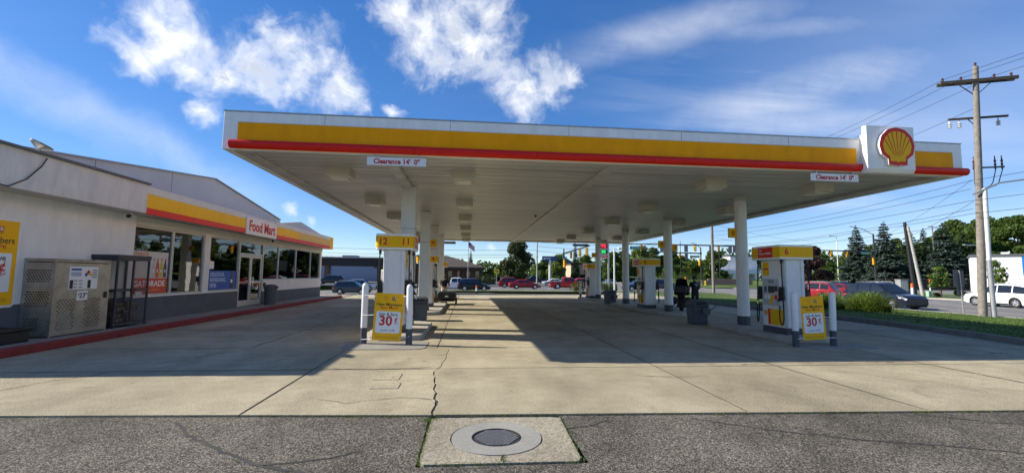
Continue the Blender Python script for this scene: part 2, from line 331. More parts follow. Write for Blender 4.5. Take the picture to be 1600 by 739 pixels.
def thing(name, label, cat, loc=(0, 0, 0), rz=0.0, group=None):
    o = bpy.data.objects.new(name, None); COL.objects.link(o); o.location = loc; o.rotation_euler = (0, 0, rz); o.empty_display_size = .2
    return tag(o, label, cat, group)
def copy_tree(o, parent=None):
    kids = list(o.children); c = o.copy(); COL.objects.link(c); c.parent = parent
    for k in kids: copy_tree(k, c)
    return c
def struct(name, mb, m, **kw): return tag(mb.build(name, m, **kw), kind='structure')
TEXTS = []
def text(s, size, m, parent, M4, bold=.0, align='CENTER', depth=.002, name='lettering', xs=1.0):
    c = bpy.data.curves.new('t', 'FONT'); c.body = s; c.size = size; c.align_x = align; c.align_y = 'CENTER'; c.extrude = depth; c.offset = bold*size; c.resolution_u = 3
    o = bpy.data.objects.new(name+'_curve', c); COL.objects.link(o); TEXTS.append((o, name, m, parent, M4 @ Matrix.Diagonal((xs, 1, 1, 1))))
def finish_texts():
    dg = bpy.context.evaluated_depsgraph_get(); dg.update()
    for o, name, m, parent, M4 in TEXTS:
        me = bpy.data.meshes.new_from_object(o.evaluated_get(dg)); me.materials.clear(); me.materials.append(m)
        n = link(name, me, parent); n.matrix_local = M4
    for o, *_ in TEXTS: c = o.data; bpy.data.objects.remove(o); bpy.data.curves.remove(c)
def face_M(origin, right, up):
    r = Vector(right).normalized(); u = Vector(up).normalized(); n = r.cross(u)
    return Matrix(((r.x, u.x, n.x, origin[0]), (r.y, u.y, n.y, origin[1]), (r.z, u.z, n.z, origin[2]), (0, 0, 0, 1)))
def rrect(w, h, r, n=4, cx=0, cy=0):
    pts = []
    for sx, sy, a0 in ((1, 1, 0), (-1, 1, 90), (-1, -1, 180), (1, -1, 270)):
        for i in range(n+1):
            a = R_(a0+90*i/n); pts.append((cx+sx*(w/2-r)+r*math.cos(a), cy+sy*(h/2-r)+r*math.sin(a)))
    return pts
def on_face(mb, M4, poly, d0, d1):
    n = len(poly); vs = [M4 @ Vector((p[0], p[1], d)) for d in (d0, d1) for p in poly]
    return mb.add(vs, [tuple(range(n-1, -1, -1)), tuple(range(n, 2*n))]+[(i, (i+1) % n, n+(i+1) % n, n+i) for i in range(n)])
def pecten(scale, n=26):
    pts = []
    for i in range(n+1):
        a = R_(-28+236*i/n); r = .5*(1+.012*math.cos((236*i/n)/236*2*math.pi*8)); pts.append((r*math.cos(a)*scale, (r*math.sin(a)*.97+.03)*scale))
    return pts+[(q[0]*scale, q[1]*scale) for q in ((-.275, -.33), (-.265, -.485), (-.06, -.485), (0, -.52), (.06, -.485), (.265, -.485), (.275, -.33))]
def emblem(parent, M4, size, depth=.08, name='emblem', simple=False):
    """scallop emblem: red border, yellow fan, red ribs"""
    o = on_face(MB(), M4, pecten(size), 0, depth).build(name, [red] if simple else [white], parent)
    if simple: on_face(MB(), M4, pecten(size*.78), depth-.001, depth+.002).build('fan', yellow, o); return o
    on_face(MB(), M4, pecten(size), depth-.002, depth+.004).build('border', red, o)
    on_face(MB(), M4, pecten(size*.81), depth+.003, depth+.010).build('fan', yellow, o)
    for k in range(-3, 4):
        a = R_(90-k*21.5-(0)); b = Vector((k*.035*size, -.24*size+.0*size)); rr = .40*size
        e = Vector((math.cos(a)*rr, math.sin(a)*rr*.97+.03*size)); d = (e-b).normalized(); p = Vector((-d.y, d.x))
        on_face(MB(), M4, [b-p*.004*size, e-p*.013*size, e+p*.013*size, b+p*.004*size][::-1], depth+.009, depth+.013).build('rib', red, o)
    return o
# ================================================================== GROUND
ZR = -.34
def zc(x): return ZR if x > 8 else max(-1.35, ZR-.028*(8-x))
g0 = MB(); gxs = [-900, -40, 8, 1100]; gys = [-300, 30, 53, 82, 86, 1500]
gz = lambda x, y: -.45 if (x > 60 or y < 40 or y > 84) else (-.75 if x > 0 else -2.2)
for a, b in zip(gxs, gxs[1:]):
    for c, d in zip(gys, gys[1:]): g0.quad((a, c, gz(a, c)), (b, c, gz(b, c)), (b, d, gz(b, d)), (a, d, gz(a, d)))
struct('ground', g0, grassm)
def seamY(x): return 5.46 - .036*x + (.10 if x < -1 else 0)*min(1, (-1-x)/3 if x < -1 else 0)
# asphalt apron in front
ap = MB(); xs_ = [-40, -20, -12, -9, -5, -2, -.42, 1.12, 3, 6, 9, 14.2, 40]
PATCH = [(-.40, 4.10), (1.07, 4.08), (1.12, 5.33), (-.38, 5.38)]
for a, b in zip(xs_, xs_[1:]):
    top = lambda x: seamY(x)-.012
    if a == -.42:
        ap.quad((a, -20, -.022), (b, -20, -.022), (b, 4.06, -.022), (a, 4.075, -.022))
    else: ap.quad((a, -20, -.022), (b, -20, -.022), (b, top(b), -.022), (a, top(a), -.022))
apo = struct('asphalt_apron', ap, asphalt)
for pts, w in [([(-3.2, 5.45), (-2.75, 4.95), (-2.25, 4.55), (-1.75, 4.2), (-1.15, 3.95)], .05), ([(-1.75, 4.2), (-1.2, 4.35), (-.95, 4.5)], .035), ([(1.13, 4.95), (1.45, 5.05), (1.7, 5.25)], .025),
               ([(2.7, 5.2), (3.4, 4.75), (4.2, 4.4), (5.3, 4.05), (6.4, 3.6)], .03), ([(-6.4, 5.5), (-5.3, 4.9), (-4.6, 4.75), (-3.9, 4.2)], .035), ([(5.6, 5.2), (6.3, 4.8), (7.6, 4.6)], .025)]:
    mbt = MB(); q = []
    for (x0, y0), (x1, y1) in zip(pts, pts[1:]):
        for i in range(6): t = i/6; q.append(Vector((x0+(x1-x0)*t+random.uniform(-.02, .02), y0+(y1-y0)*t+random.uniform(-.02, .02))))
    for i, (a, b) in enumerate(zip(q, q[1:])):
        d = (b-a).normalized(); n = Vector((-d.y, d.x))*w*.5*random.uniform(.5, 1.1); mbt.quad((a.x-n.x, a.y-n.y, -.018), (b.x-n.x, b.y-n.y, -.018), (b.x+n.x, b.y+n.y, -.018), (a.x+n.x, a.y+n.y, -.018))
    mbt.build('crack_seal', mat('tar', (.05, .046, .042), .8, var=.3), apo)
bd = MB(); bxs = [-9.5, -5, -2, -.42, 1.12, 3, 6, 9, 14.2]
for a, b in zip(bxs, bxs[1:]): bd.quad((a, seamY(a)-.008, -.012), (b, seamY(b)-.008, -.012), (b, 36.1, -.012), (a, 36.1, -.012))
bd.quad((-.5, 4.0, -.06), (1.2, 4.0, -.06), (1.2, 5.5, -.06), (-.5, 5.5, -.06)); struct('ground_base', bd, dirt)
# concrete slabs, joints and the open crack
CR = [(-.37, 5.3), (-.365, 5.45), (-.40, 5.52), (-.385, 5.75), (-.36, 5.86), (-.375, 6.1), (-.42, 6.18), (-.40, 6.5), (-.455, 6.62), (-.45, 6.96), (-.475, 7.05), (-.50, 7.35), (-.485, 7.45), (-.53, 7.6), (-.545, 7.85), (-.49, 8.08), (-.44, 8.3), (-.45, 8.55), (-.40, 8.9), (-.395, 9.3), (-.42, 9.5), (-.385, 9.8), (-.38, 10.2), (-.42, 10.36)]
def crackx(y):
    if y >= CR[-1][1]: return -.66
    for (xa, ya), (xb, yb) in zip(CR, CR[1:]):
        if y <= yb: return xa+(xb-xa)*max(0, (y-ya)/(yb-ya))
def diagx(y): return -6.36+(min(y, 10.4)-6.9)*.47 + .05*math.sin(y*5)
XB = [lambda y: -8.66, diagx, lambda y: -2.62, crackx, lambda y: 3.5+.01*math.sin(y), lambda y: 5.88, lambda y: 9.1, lambda y: 12.2, lambda y: 15.05]
YB_ = [None, 8.08, 10.36, 13.6, 18.4, 23, 27.5, 32, 36.1]
slabs = tag(bpy.data.objects.new('forecourt_paving', None), kind='structure'); COL.objects.link(slabs)
for i in range(len(XB)-1):
    for j in range(len(YB_)-1):
        ya = None if j == 0 else YB_[j]; yb = YB_[j+1]; n = 26 if j < 2 else 6
        def edge(fn, sgn):
            lo = seamY(fn(5.4)) if ya is None else ya+.009
            hi = yb-.009; out = []
            for k in range(n+1):
                y = lo+(hi-lo)*k/n; g = .009
                if fn is crackx and y < 10.36: g = .006 + .022*max(0, (9-y)/3.6)*(.35+.65*abs(math.sin(y*7.3+sgn*1.3)*math.cos(y*3.1)))
                out.append((fn(y)+sgn*g + (random.uniform(-.004, .004) if j < 2 else 0), y))
            return out
        poly = edge(XB[i], 1)[::-1] + edge(XB[i+1], -1)
        dz = random.uniform(-.004, .003)
        m = MB().prism(poly, -.09, dz).build('concrete_slab', concrete, slabs)
# shallow square patches set in the slab
for (x0, x1, y0, y1) in ((-1.45, -1.05, 7.27, 7.69), (-1.38, -.98, 6.72, 7.06)):
    MB().box(x0, x1, y0, y1, -.05, .007).build('utility_patch', concrete, slabs, bevel=.003)
# dark filler in the sawn joints
seal = mat('joint_filler', (.06, .052, .038), .95, var=.4, scale=9, pos=True)
def joint(fn, y0, y1, w=.016):
    mbj = MB(); n = max(4, int((y1-y0)/.35)); q = [(fn(y0+(y1-y0)*k/n), y0+(y1-y0)*k/n) for k in range(n+1)]
    for (xa, ya), (xb, yb) in zip(q, q[1:]): h = w*random.uniform(.4, .62); mbj.quad((xa-h, ya, .0055), (xa+h, ya, .0055), (xb+h, yb, .0055), (xb-h, yb, .0055))
    mbj.build('joint_filler', seal, slabs)
for fn in (XB[1], XB[2], XB[4], XB[5], XB[6], XB[7]): joint(fn, seamY(fn(5.4))+.02, 36.0)
joint(XB[3], 10.4, 36.0)
for yy in YB_[1:-1]:
    mbj = MB(); xs2 = np.arange(-8.6, 15.0, .4)
    for a, b in zip(xs2, xs2[1:]): h = .016*random.uniform(.35, .6); mbj.quad((a, yy-h, .0058), (b, yy-h, .0058), (b, yy+h, .0058), (a, yy+h, .0058))
    mbj.build('joint_filler', seal, slabs)
# hairline cracks wandering over the slabs
crk = mat('crack_dark', (.045, .038, .028), .95, var=.3)
def crackline(pts, w, z=.0075):
    mbc = MB(); q = []
    for (x0, y0), (x1, y1) in zip(pts, pts[1:]):
        n = max(3, int(math.hypot(x1-x0, y1-y0)/.12))
        for i in range(n): t = i/n; q.append(Vector((x0+(x1-x0)*t+random.gauss(0, .016), y0+(y1-y0)*t+random.gauss(0, .016))))
    q.append(Vector(pts[-1]))
    for i, (a, b) in enumerate(zip(q, q[1:])):
        d = (b-a).normalized(); wa = w*random.uniform(.25, 1.0); n = Vector((-d.y, d.x))*wa*.5; mbc.quad((a.x-n.x, a.y-n.y, z), (b.x-n.x, b.y-n.y, z), (b.x+n.x, b.y+n.y, z), (a.x+n.x, a.y+n.y, z))
    mbc.build('crack', crk, slabs)
for pts, w in [([(2.9, 7.35), (3.5, 7.2), (4.1, 7.3)], .012), ([(4.2, 8.35), (5.0, 8.15), (5.9, 8.3), (7.3, 8.2), (9.0, 8.35)], .014), ([(6.6, 7.7), (7.2, 6.9), (8.1, 6.2), (9.0, 5.6)], .010), ([(4.4, 9.6), (5.2, 8.9), (5.9, 8.3)], .012), ([(-6.9, 8.6), (-6.0, 9.1), (-5.2, 9.4), (-4.3, 10.4)], .012),
               ([(-8.0, 10.6), (-6.6, 11.4), (-5.0, 11.6), (-3.5, 12.4)], .014), ([(-4.2, 8.4), (-3.6, 8.9), (-3.2, 10.2)], .010), ([(6.3, 9.9), (7.2, 10.6), (7.4, 11.5)], .010), ([(10.2, 9.6), (11.4, 9.0), (12.6, 9.3), (13.8, 8.8)], .014), ([(9.6, 10.8), (11, 10.5), (12.4, 11.2)], .012),
               ([(.9, 9.7), (1.9, 9.4), (2.9, 9.7), (3.5, 9.5)], .010), ([(-1.9, 6.2), (-1.5, 6.0), (-.9, 6.25), (-.45, 6.1)], .008), ([(1.4, 12.6), (2.6, 12.2), (4.2, 12.7), (5.6, 12.3)], .012), ([(-6.9, 14.4), (-5.6, 14.0), (-4.0, 14.5), (-2.7, 14.2)], .014), ([(3.6, 15.2), (5.4, 15.6), (7.6, 15.1)], .014), ([(-2.55, 8.15), (-1.6, 8.04), (-.52, 8.2)], .012), ([(10.8, 12.8), (12.2, 13.6), (14.4, 13.2)], .014)]:
    crackline(pts, w*1.7)
# manhole patch
mp_ = tag(thing('manhole', 'round iron manhole cover in pale concrete ring on square slab', 'manhole', (.33, 4.72, -.01)))
import copy as _c
ring0 = [(.47*math.cos(2*math.pi*k/40), .455*math.sin(2*math.pi*k/40)) for k in range(40)]
def annulus(mb, outer, r_in, z0, z1, n=40):
    o = [(x, y) for x, y in outer]; inn = [(r_in*math.cos(math.atan2(y, x)), r_in*math.sin(math.atan2(y, x))) for x, y in o]; k = len(o)
    vs = [(x, y, z1) for x, y in o]+[(x, y, z1) for x, y in inn]+[(x, y, z0) for x, y in o]+[(x, y, z0) for x, y in inn]
    fs = []
    for i in range(k):
        j = (i+1) % k; fs += [(i, j, k+j, k+i), (2*k+i, 2*k+j, j, i), (k+i, k+j, 3*k+j, 3*k+i)]
    return mb.add(vs, fs)
sq = []
for k in range(64):
    a = 2*math.pi*(k+.5)/64; c, s_ = math.cos(a), math.sin(a)
    # ray to patch outline (slightly skewed square)
    best = None; pl = [(x-.33, y-4.72) for x, y in PATCH]
    for (xa, ya), (xb, yb) in zip(pl, pl[1:]+pl[:1]):
        dx, dy = xb-xa, yb-ya; den = c*dy-s_*dx
        if abs(den) > 1e-6:
            t = (xa*dy-ya*dx)/den; u = (xa*s_-ya*c)/den
            if t > 0 and -.001 <= u <= 1.001: best = t if best is None else min(best, t)
    sq.append((c*best, s_*best))
annulus(MB(), sq, .476, -.06, 0).build('patch_slab', ground_mat('patch_concrete', [(.1, (.15, .13, .095)), (.5, (.33, .29, .215)), (.9, (.52, .465, .36))], 44, .62, .4, .34, .7), mp_)
annulus(MB(), [(.462*math.cos(2*math.pi*k/48), .462*math.sin(2*math.pi*k/48)) for k in range(48)], .258, -.06, .003).build('concrete_ring', newconc, mp_)
MB().lathe([(.257, -.05), (.257, .002), (.247, .002), (.247, -.02), (.01, -.02)], 40).build('frame_ring', mat('cast_iron', (.055, .05, .048), .6, .5, var=.3, scale=20), mp_, smooth=True)
cov = MB().lathe([(.005, -.02), (.240, -.02), (.240, -.006), (.005, -.005)], 40).build('cover', mat('cast_iron_cover', (.07, .068, .072), .55, .3, var=.3, scale=16), mp_)
st = MB()
for a in range(-6, 7):
    for b in range(-8, 9):
        x, y = a*.038+(.019 if b % 2 else 0), b*.028
        if x*x+y*y < .218**2: st.box(x-.0135, x+.0135, y-.008, y+.008, -.006, .004)
tag(st.build('tread', mat('pale_tread_iron', (.30, .295, .30), .4, .3, var=.2, scale=16), cov), kind='stuff')  # tread bumps coloured paler than the cover between them
# weeds in joints
def blades(name, spots, h, w, m, lean=.6):
    n = len(spots); v = np.zeros((n*3, 3)); a = RNG.uniform(0, 6.283, n); s = np.array(spots); hh = RNG.uniform(.5, 1.1, n)*h
    dx, dy = np.cos(a)*w/2, np.sin(a)*w/2; b = RNG.uniform(0, 6.283, n); ln = RNG.uniform(0, lean, n)*hh
    v[0::3] = s+np.stack([dx, dy, np.zeros(n)], 1); v[1::3] = s-np.stack([dx, dy, np.zeros(n)], 1); v[2::3] = s+np.stack([np.cos(b)*ln, np.sin(b)*ln, hh], 1)
    me = bpy.data.meshes.new(name); me.vertices.add(n*3); me.vertices.foreach_set('co', v.ravel()); me.loops.add(n*3); me.loops.foreach_set('vertex_index', np.arange(n*3)); me.polygons.add(n)
    me.polygons.foreach_set('loop_start', np.arange(n)*3); me.polygons.foreach_set('loop_total', np.full(n, 3)); me.update(calc_edges=True); me.validate(); me.materials.append(m)
    return link(name, me)
wsp = []
for _ in range(2600):
    x = random.uniform(-9, 9.5); k = random.random()
    if math.sin(x*3.1)+math.sin(x*7.7+1) > -.4 or k < .2: wsp.append((x, seamY(x)+random.uniform(-.02, .012), -.022))
for (xa, ya), (xb, yb), cnt in ((PATCH[0], PATCH[1], 130), (PATCH[1], PATCH[2], 240), (PATCH[3], PATCH[0], 280)):
    for _ in range(cnt): t = random.random(); wsp.append((xa+(xb-xa)*t+random.gauss(0, .012), ya+(yb-ya)*t+random.gauss(0, .012), -.022))
for _ in range(150): wsp.append((-.38+random.gauss(0, .05), 5.33+random.gauss(0, .035), -.022))
for _ in range(160): y = random.uniform(6.3, 7.2); wsp.append((-2.62+random.gauss(0, .012), y, -.02))
for _ in range(30): wsp.append((.35+random.gauss(0, .01), random.uniform(4.1, 4.24), -.012))
tag(blades('joint_weeds', wsp, .028, .012, weedm, 1.0), 'short green weeds growing along the pavement joints', 'weeds', kind='stuff')
# rear and side pavement, sloping to the streets
def slope(y, x=0): return 0 if y < 36 else (zc(x)+.01)*(y-36)/17.6
rp = MB()
for (xa, xb, ys) in ((-400, -40, (32., 36, 53.6)), (-40, -28, (32., 36, 53.6)), (-28, -14, (32., 36, 40, 44, 53.6)), (-14, -9.0, (32.0, 36, 40, 44, 53.6)), (-9.0, -3, (36.1, 40, 44, 53.6)), (-3, 15.2, (36.1, 40, 43.2))):
    for a, b in zip(ys, ys[1:]): rp.quad((xa, a, slope(a, xa)-.006), (xb, a, slope(a, xb)-.006), (xb, b, slope(b, xb)-.006), (xa, b, slope(b, xa)-.006))
struct('rear_driveway', rp, concrete)
# roads
rd = MB(); cx_ = [-400, -40, -28, -14, -6, 0, 8, 60, 500]
for a, b in zip(cx_, cx_[1:]): rd.quad((a, 54, zc(a)), (b, 54, zc(b)), (b, 81, zc(b)), (a, 81, zc(a)))
struct('cross_road', rd, roadm, smooth=True)
rd = MB(); rd.quad((28.3, -120, ZR), (50, -120, ZR), (50, 53.99, ZR), (28.3, 53.99, ZR)); rd.quad((28.3, 81.01, ZR), (50, 81.01, ZR), (50, 500, ZR), (28.3, 500, ZR)); mr_ = struct('main_road', rd, roadm)
mk = MB()
for x in (33.4, 38.6):
    for y0, y1 in ((-100, 50), (85, 300)): mk.quad((x-.07, y0, ZR+.004), (x+.07, y0, ZR+.004), (x+.07, y1, ZR+.004), (x-.07, y1, ZR+.004))
mk.build('centre_line', painty, mr_)
mk = MB()
for x in (35.8, 42.4, 46.2):
    for k in range(-20, 11): mk.quad((x-.06, k*4.5, ZR+.004), (x+.06, k*4.5, ZR+.004), (x+.06, k*4.5+2.4, ZR+.004), (x-.06, k*4.5+2.4, ZR+.004))
mk.quad((28.5, 50.6, ZR+.004), (38, 50.6, ZR+.004), (38, 51.1, ZR+.004), (28.5, 51.1, ZR+.004))
for x0 in np.arange(28.8, 49.5, 1.2): mk.quad((x0, 82, ZR+.004), (x0+.5, 82, ZR+.004), (x0+.5, 84.5, ZR+.004), (x0, 84.5, ZR+.004))
mk.build('lane_line', paintw, mr_)
mk = MB()
for x0, x1 in ((-40, -28), (-28, -14), (-14, -6), (-6, 0), (0, 8), (8, 26), (53, 300)): mk.quad((x0, 65.4, zc(x0)+.006), (x1, 65.4, zc(x1)+.006), (x1, 65.55, zc(x1)+.006), (x0, 65.55, zc(x0)+.006))
mk.build('centre_line', painty, bpy.data.objects['cross_road'])
def kerb(name, pts, w, z0, z1, m):
    mb = MB(); P_ = [Vector(p) for p in pts]
    for i, (a, b) in enumerate(zip(P_, P_[1:])):
        d = (b-a).normalized(); n = Vector((-d.y, d.x))*w/2
        za, zb = (z1(a), z1(b)) if callable(z1) else (z1, z1)
        vs = [(a.x-n.x, a.y-n.y, z0), (a.x+n.x, a.y+n.y, z0), (b.x+n.x, b.y+n.y, z0), (b.x-n.x, b.y-n.y, z0), (a.x-n.x*.8, a.y-n.y*.8, za), (a.x+n.x*.8, a.y+n.y*.8, za), (b.x+n.x*.8, b.y+n.y*.8, zb), (b.x-n.x*.8, b.y-n.y*.8, zb)]
        mb.add(vs, [(0, 1, 2, 3), (4, 7, 6, 5), (0, 4, 5, 1), (1, 5, 6, 2), (2, 6, 7, 3), (3, 7, 4, 0)])
    return struct(name, mb, m)
INNER = [(14.2, -10), (14.25, 6), (14.5, 10.3), (14.9, 12.1), (15.35, 14.8), (15.6, 18), (15.7, 24), (15.6, 30), (15.4, 36), (15.1, 40), (14.3, 43.1)]
kerb('forecourt_kerb', INNER, .18, -.3, .16, kerbdark)
kerb('road_kerb', [(28.15, -60), (28.15, 51), (27.2, 53.2), (25.6, 53.9), (8, 53.95), (-2.8, 53.95)], .2, -.45, -.20, kerbm)
kerb('road_kerb', [(50.15, -60), (50.15, 52), (51, 53.5), (53, 53.9), (200, 53.95)], .2, -.45, -.20, kerbm)
kerb('road_kerb', [(-200, 81.1), (25.6, 81.1), (28, 83), (28.15, 200)], .2, -.45, -.20, kerbm)
kerb('road_kerb', [(200, 81.1), (53, 81.1), (50.3, 83), (50.15, 200)], .2, -.45, -.20, kerbm)
kerb('verge_kerb', [(14.3, 43.15), (4, 43.3), (-3.0, 43.6), (-3.05, 53.6)], .16, -.45, -.08, kerbm)
def innerx(y):
    for (xa, ya), (xb, yb) in zip(INNER, INNER[1:]):
        if y <= yb: return xa+(xb-xa)*(y-ya)/(yb-ya)
    return 14.3
def vergez(x, y):
    if y > 43.2: t = (y-43.2)/10.7; base = -.06*(1-t)-.20*t+.10*math.sin(math.pi*t); return base + .05*math.sin(x*.9)*math.sin(y)*.3
    a = innerx(y)+.08; t = max(0, min(1, (x-a)/(28.05-a))); return .12 - .34*t*t*(3-2*t)*1.0 + .03*math.sin(x*1.3+y*.7)*t*(1-t)
vg = MB(); ys = list(np.arange(-10, 43.3, 1.9))+[43.2]
ys = sorted(set(round(float(q), 2) for q in ys)); ys = [q for q in ys if q <= 43.2]
for a, b in zip(ys, ys[1:]):
    for k in range(8):
        f0, f1 = k/8, (k+1)/8
        X = lambda y, f: innerx(y)+.08+(28.05-innerx(y)-.08)*f
        vg.quad(*[(X(y, f), y, vergez(X(y, f), y)) for y, f in ((a, f0), (a, f1), (b, f1), (b, f0))])
for k in range(14):
    xa, xb = -2.95+k*31/14, -2.95+(k+1)*31/14
    for a, b in ((43.2, 45), (45, 47), (47, 53.9)): vg.quad((xa, a, vergez(xa, a)), (xb, a, vergez(xb, a)), (xb, b, vergez(xb, b)), (xa, b, vergez(xa, b)))
struct('grass_verge', vg, grassm, smooth=True)
sp_ = []
while len(sp_) < 52000:
    y = random.uniform(7, 36)**1.0; x = random.uniform(innerx(y)+.1, 28.0)
    if random.random() < (10/y)**.8: sp_.append((x, y, vergez(x, y)-.01))
for _ in range(14000): x = random.uniform(-2.9, 27.9); y = random.uniform(43.3, 53.8); sp_.append((x, y, vergez(x, y)-.01))
tag(blades('verge_grass', sp_, .075, .02, bladem, .7), 'mown green grass on the verge beside the forecourt', 'grass', kind='stuff')
# far side verges, walks and lots
fv = MB(); fv.quad((50.2, -60, -.26), (62, -60, -.10), (62, 53.9, -.10), (50.2, 53.9, -.26)); struct('far_verge', fv, grassm)
fw = MB(); fw.quad((55, -60, -.16), (56.6, -60, -.15), (56.6, 48, -.15), (55, 48, -.16)); fw.quad((56.7, 40, -.15), (61.5, 40, -.085), (61.5, 44, -.085), (56.7, 44, -.15)); struct('sidewalk', fw, walkm)
fl = MB(); fl.quad((-200, 84, -.33), (27, 84, -.33), (27, 140, -.33), (-200, 140, -.33)); struct('bank_lot', fl, lotm)
# ================================================================== STORE SIDEWALK
sw = MB(); sw.box(-9.9, -8.88, 7.0, 32.1, -.1, .15); swo = struct('store_sidewalk', sw, walkm)
for k in range(14):
    pass
rc = MB(); rc.box(-8.88, -8.68, 6.8, 32.1, -.1, .154); rc.box(-9.9, -8.9, 32.12, 32.3, -.1, .154); struct('red_kerb', rc, redcurb, bevel=.03)
# ================================================================== CANOPY
XL, XR, YF, YBk, ZB, ZT = -5.29, 12.44, 9.82, 34.25, 4.28, 5.115
can = thing('fuel_canopy', 'large white fuel station canopy with yellow and red front fascia', 'canopy', ((XL+XR)/2, (YF+YBk)/2, 0))
CX, CY = (XL+XR)/2, (YF+YBk)/2
def cp(mb, name, m, parent=None, **kw): # build in world coordinates as part of the canopy
    mb.v = [(x-CX, y-CY, z) for x, y, z in mb.v]; return mb.build(name, m, parent or can, **kw)
cp(MB().box(XL, XR, YF, YF+.12, ZB, ZT), 'front_fascia', fasciaw, bevel=.012)
cp(MB().box(XL, XR, YBk-.12, YBk, ZB, ZT), 'rear_fascia', fasciaw, bevel=.012)
cp(MB().box(XL, XL+.12, YF+.122, YBk-.122, ZB, ZT), 'side_fascia', fasciaw, bevel=.012)
cp(MB().box(XR-.12, XR, YF+.122, YBk-.122, ZB, ZT), 'side_fascia', fasciaw, bevel=.012)
cp(MB().box(XL+.13, XR-.13, YF+.13, YBk-.13, ZB+.17, ZT-.2), 'roof_deck', greyroof)
for x0, x1 in ((-4.98, 9.50), (11.0, 12.15)):
    fp = MB().box(x0, x1, YF-.02, YF+.01, 4.47, 4.875); cp(fp, 'yellow_panel', goldp)
    cp(MB().box(x0-.02, x1+.02, YF-.012, YF+.008, 4.878, 4.892), 'halo_trim', creamw)  # cream strip coloured for the LED halo along the yellow panel's top edge
    cp(MB().box(x0, x1, YF-.015, YF+.01, ZB+.012, 4.335), 'lower_strip', goldp)
cp(MB().box(XL-.02, XL+.01, YF+.35, YBk-.3, 4.47, 4.875), 'yellow_panel', goldp)
cp(MB().box(XR-.01, XR+.02, YF+.35, YBk-.3, 4.47, 4.875), 'yellow_panel', goldp)
for x in (-3.19, -.46, 2.27, 5.0, 7.73): cp(MB().box(x-.003, x+.003, YF-.0025, YF+.004, 4.895, 5.113), 'fascia_joint', midgrey)
cp(MB().box(XL-.01, XR+.01, YF-.012, YF+.14, ZT+.001, ZT+.022), 'coping', steel)
def redbar(x0, x1):
    prof = [(YF-.005, 4.30), (YF-.06, 4.305), (YF-.10, 4.34), (YF-.115, 4.39), (YF-.105, 4.44), (YF-.07, 4.475), (YF-.005, 4.48)]
    mb = MB(); n = len(prof); mb.add([(x0, y, z) for y, z in prof]+[(x1, y, z) for y, z in prof], [tuple(range(n)), tuple(range(2*n-1, n-1, -1))]+[(i, n+i, n+(i+1) % n, (i+1) % n) for i in range(n)])
    return cp(mb, 'red_bar', red, smooth=True)
sx = [-5.12, -3.19, -1.22, 1.51, 4.27, 6.99, 9.60]
for a, b in zip(sx, sx[1:]): redbar(a+.004, b-.004)
redbar(10.86, 12.50)
for X in (XR+.06,): cp(MB().cyl((X, YF+.1, 4.39), (X, YBk-.1, 4.39), .085, n=10), 'red_bar', red, smooth=True)
# soffit pans, gently uneven, running across
npan = 60; ph = (YBk-YF-.26)/npan
pan0 = MB(); wX = XR-XL-.28
pan0.add([(-wX/2, 0, 0), (wX/2, 0, 0), (wX/2, ph-.034, 0), (-wX/2, ph-.034, 0), (-wX/2, ph-.032, .035), (wX/2, ph-.032, .035), (wX/2, ph-.002, .035), (-wX/2, ph-.002, .035), (-wX/2, ph, 0), (wX/2, ph, 0)], [(0, 1, 2, 3), (3, 2, 5, 4), (4, 5, 6, 7), (7, 6, 9, 8)])
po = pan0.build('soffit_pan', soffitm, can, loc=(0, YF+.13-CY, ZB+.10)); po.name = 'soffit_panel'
for k in range(1, npan):
    q = po.copy(); COL.objects.link(q); q.parent = can; q.location = (0, YF+.13+k*ph-CY, ZB+.10+random.uniform(-.002, .002)); q.rotation_euler = (random.uniform(-.004, .004), random.uniform(-.0003, .0003), 0)
rim = MB(); rim.box(XL+.13, XR-.13, YF+.125, YF+.30, ZB+.02, ZB+.085); rim.box(XL+.13, XR-.13, YBk-.30, YBk-.125, ZB+.02, ZB+.085); rim.box(XL+.125, XL+.40, YF+.302, YBk-.302, ZB+.02, ZB+.088); rim.box(XR-.40, XR-.125, YF+.302, YBk-.302, ZB+.02, ZB+.088)
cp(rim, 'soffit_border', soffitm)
cp(MB().box(3.35, 3.62, YF+.31, YBk-.31, ZB+.035, ZB+.09), 'gutter_cover', soffitm, bevel=.01)
COLY = [13.96, 19.45, 24.94, 30.42]; CLX, CRX = -1.86, 9.12
cp(MB().box(CLX-.12, CLX+.12, YF+.31, 13.72, ZB-.02, ZB+.09), 'drop_beam', soffitm, bevel=.01)
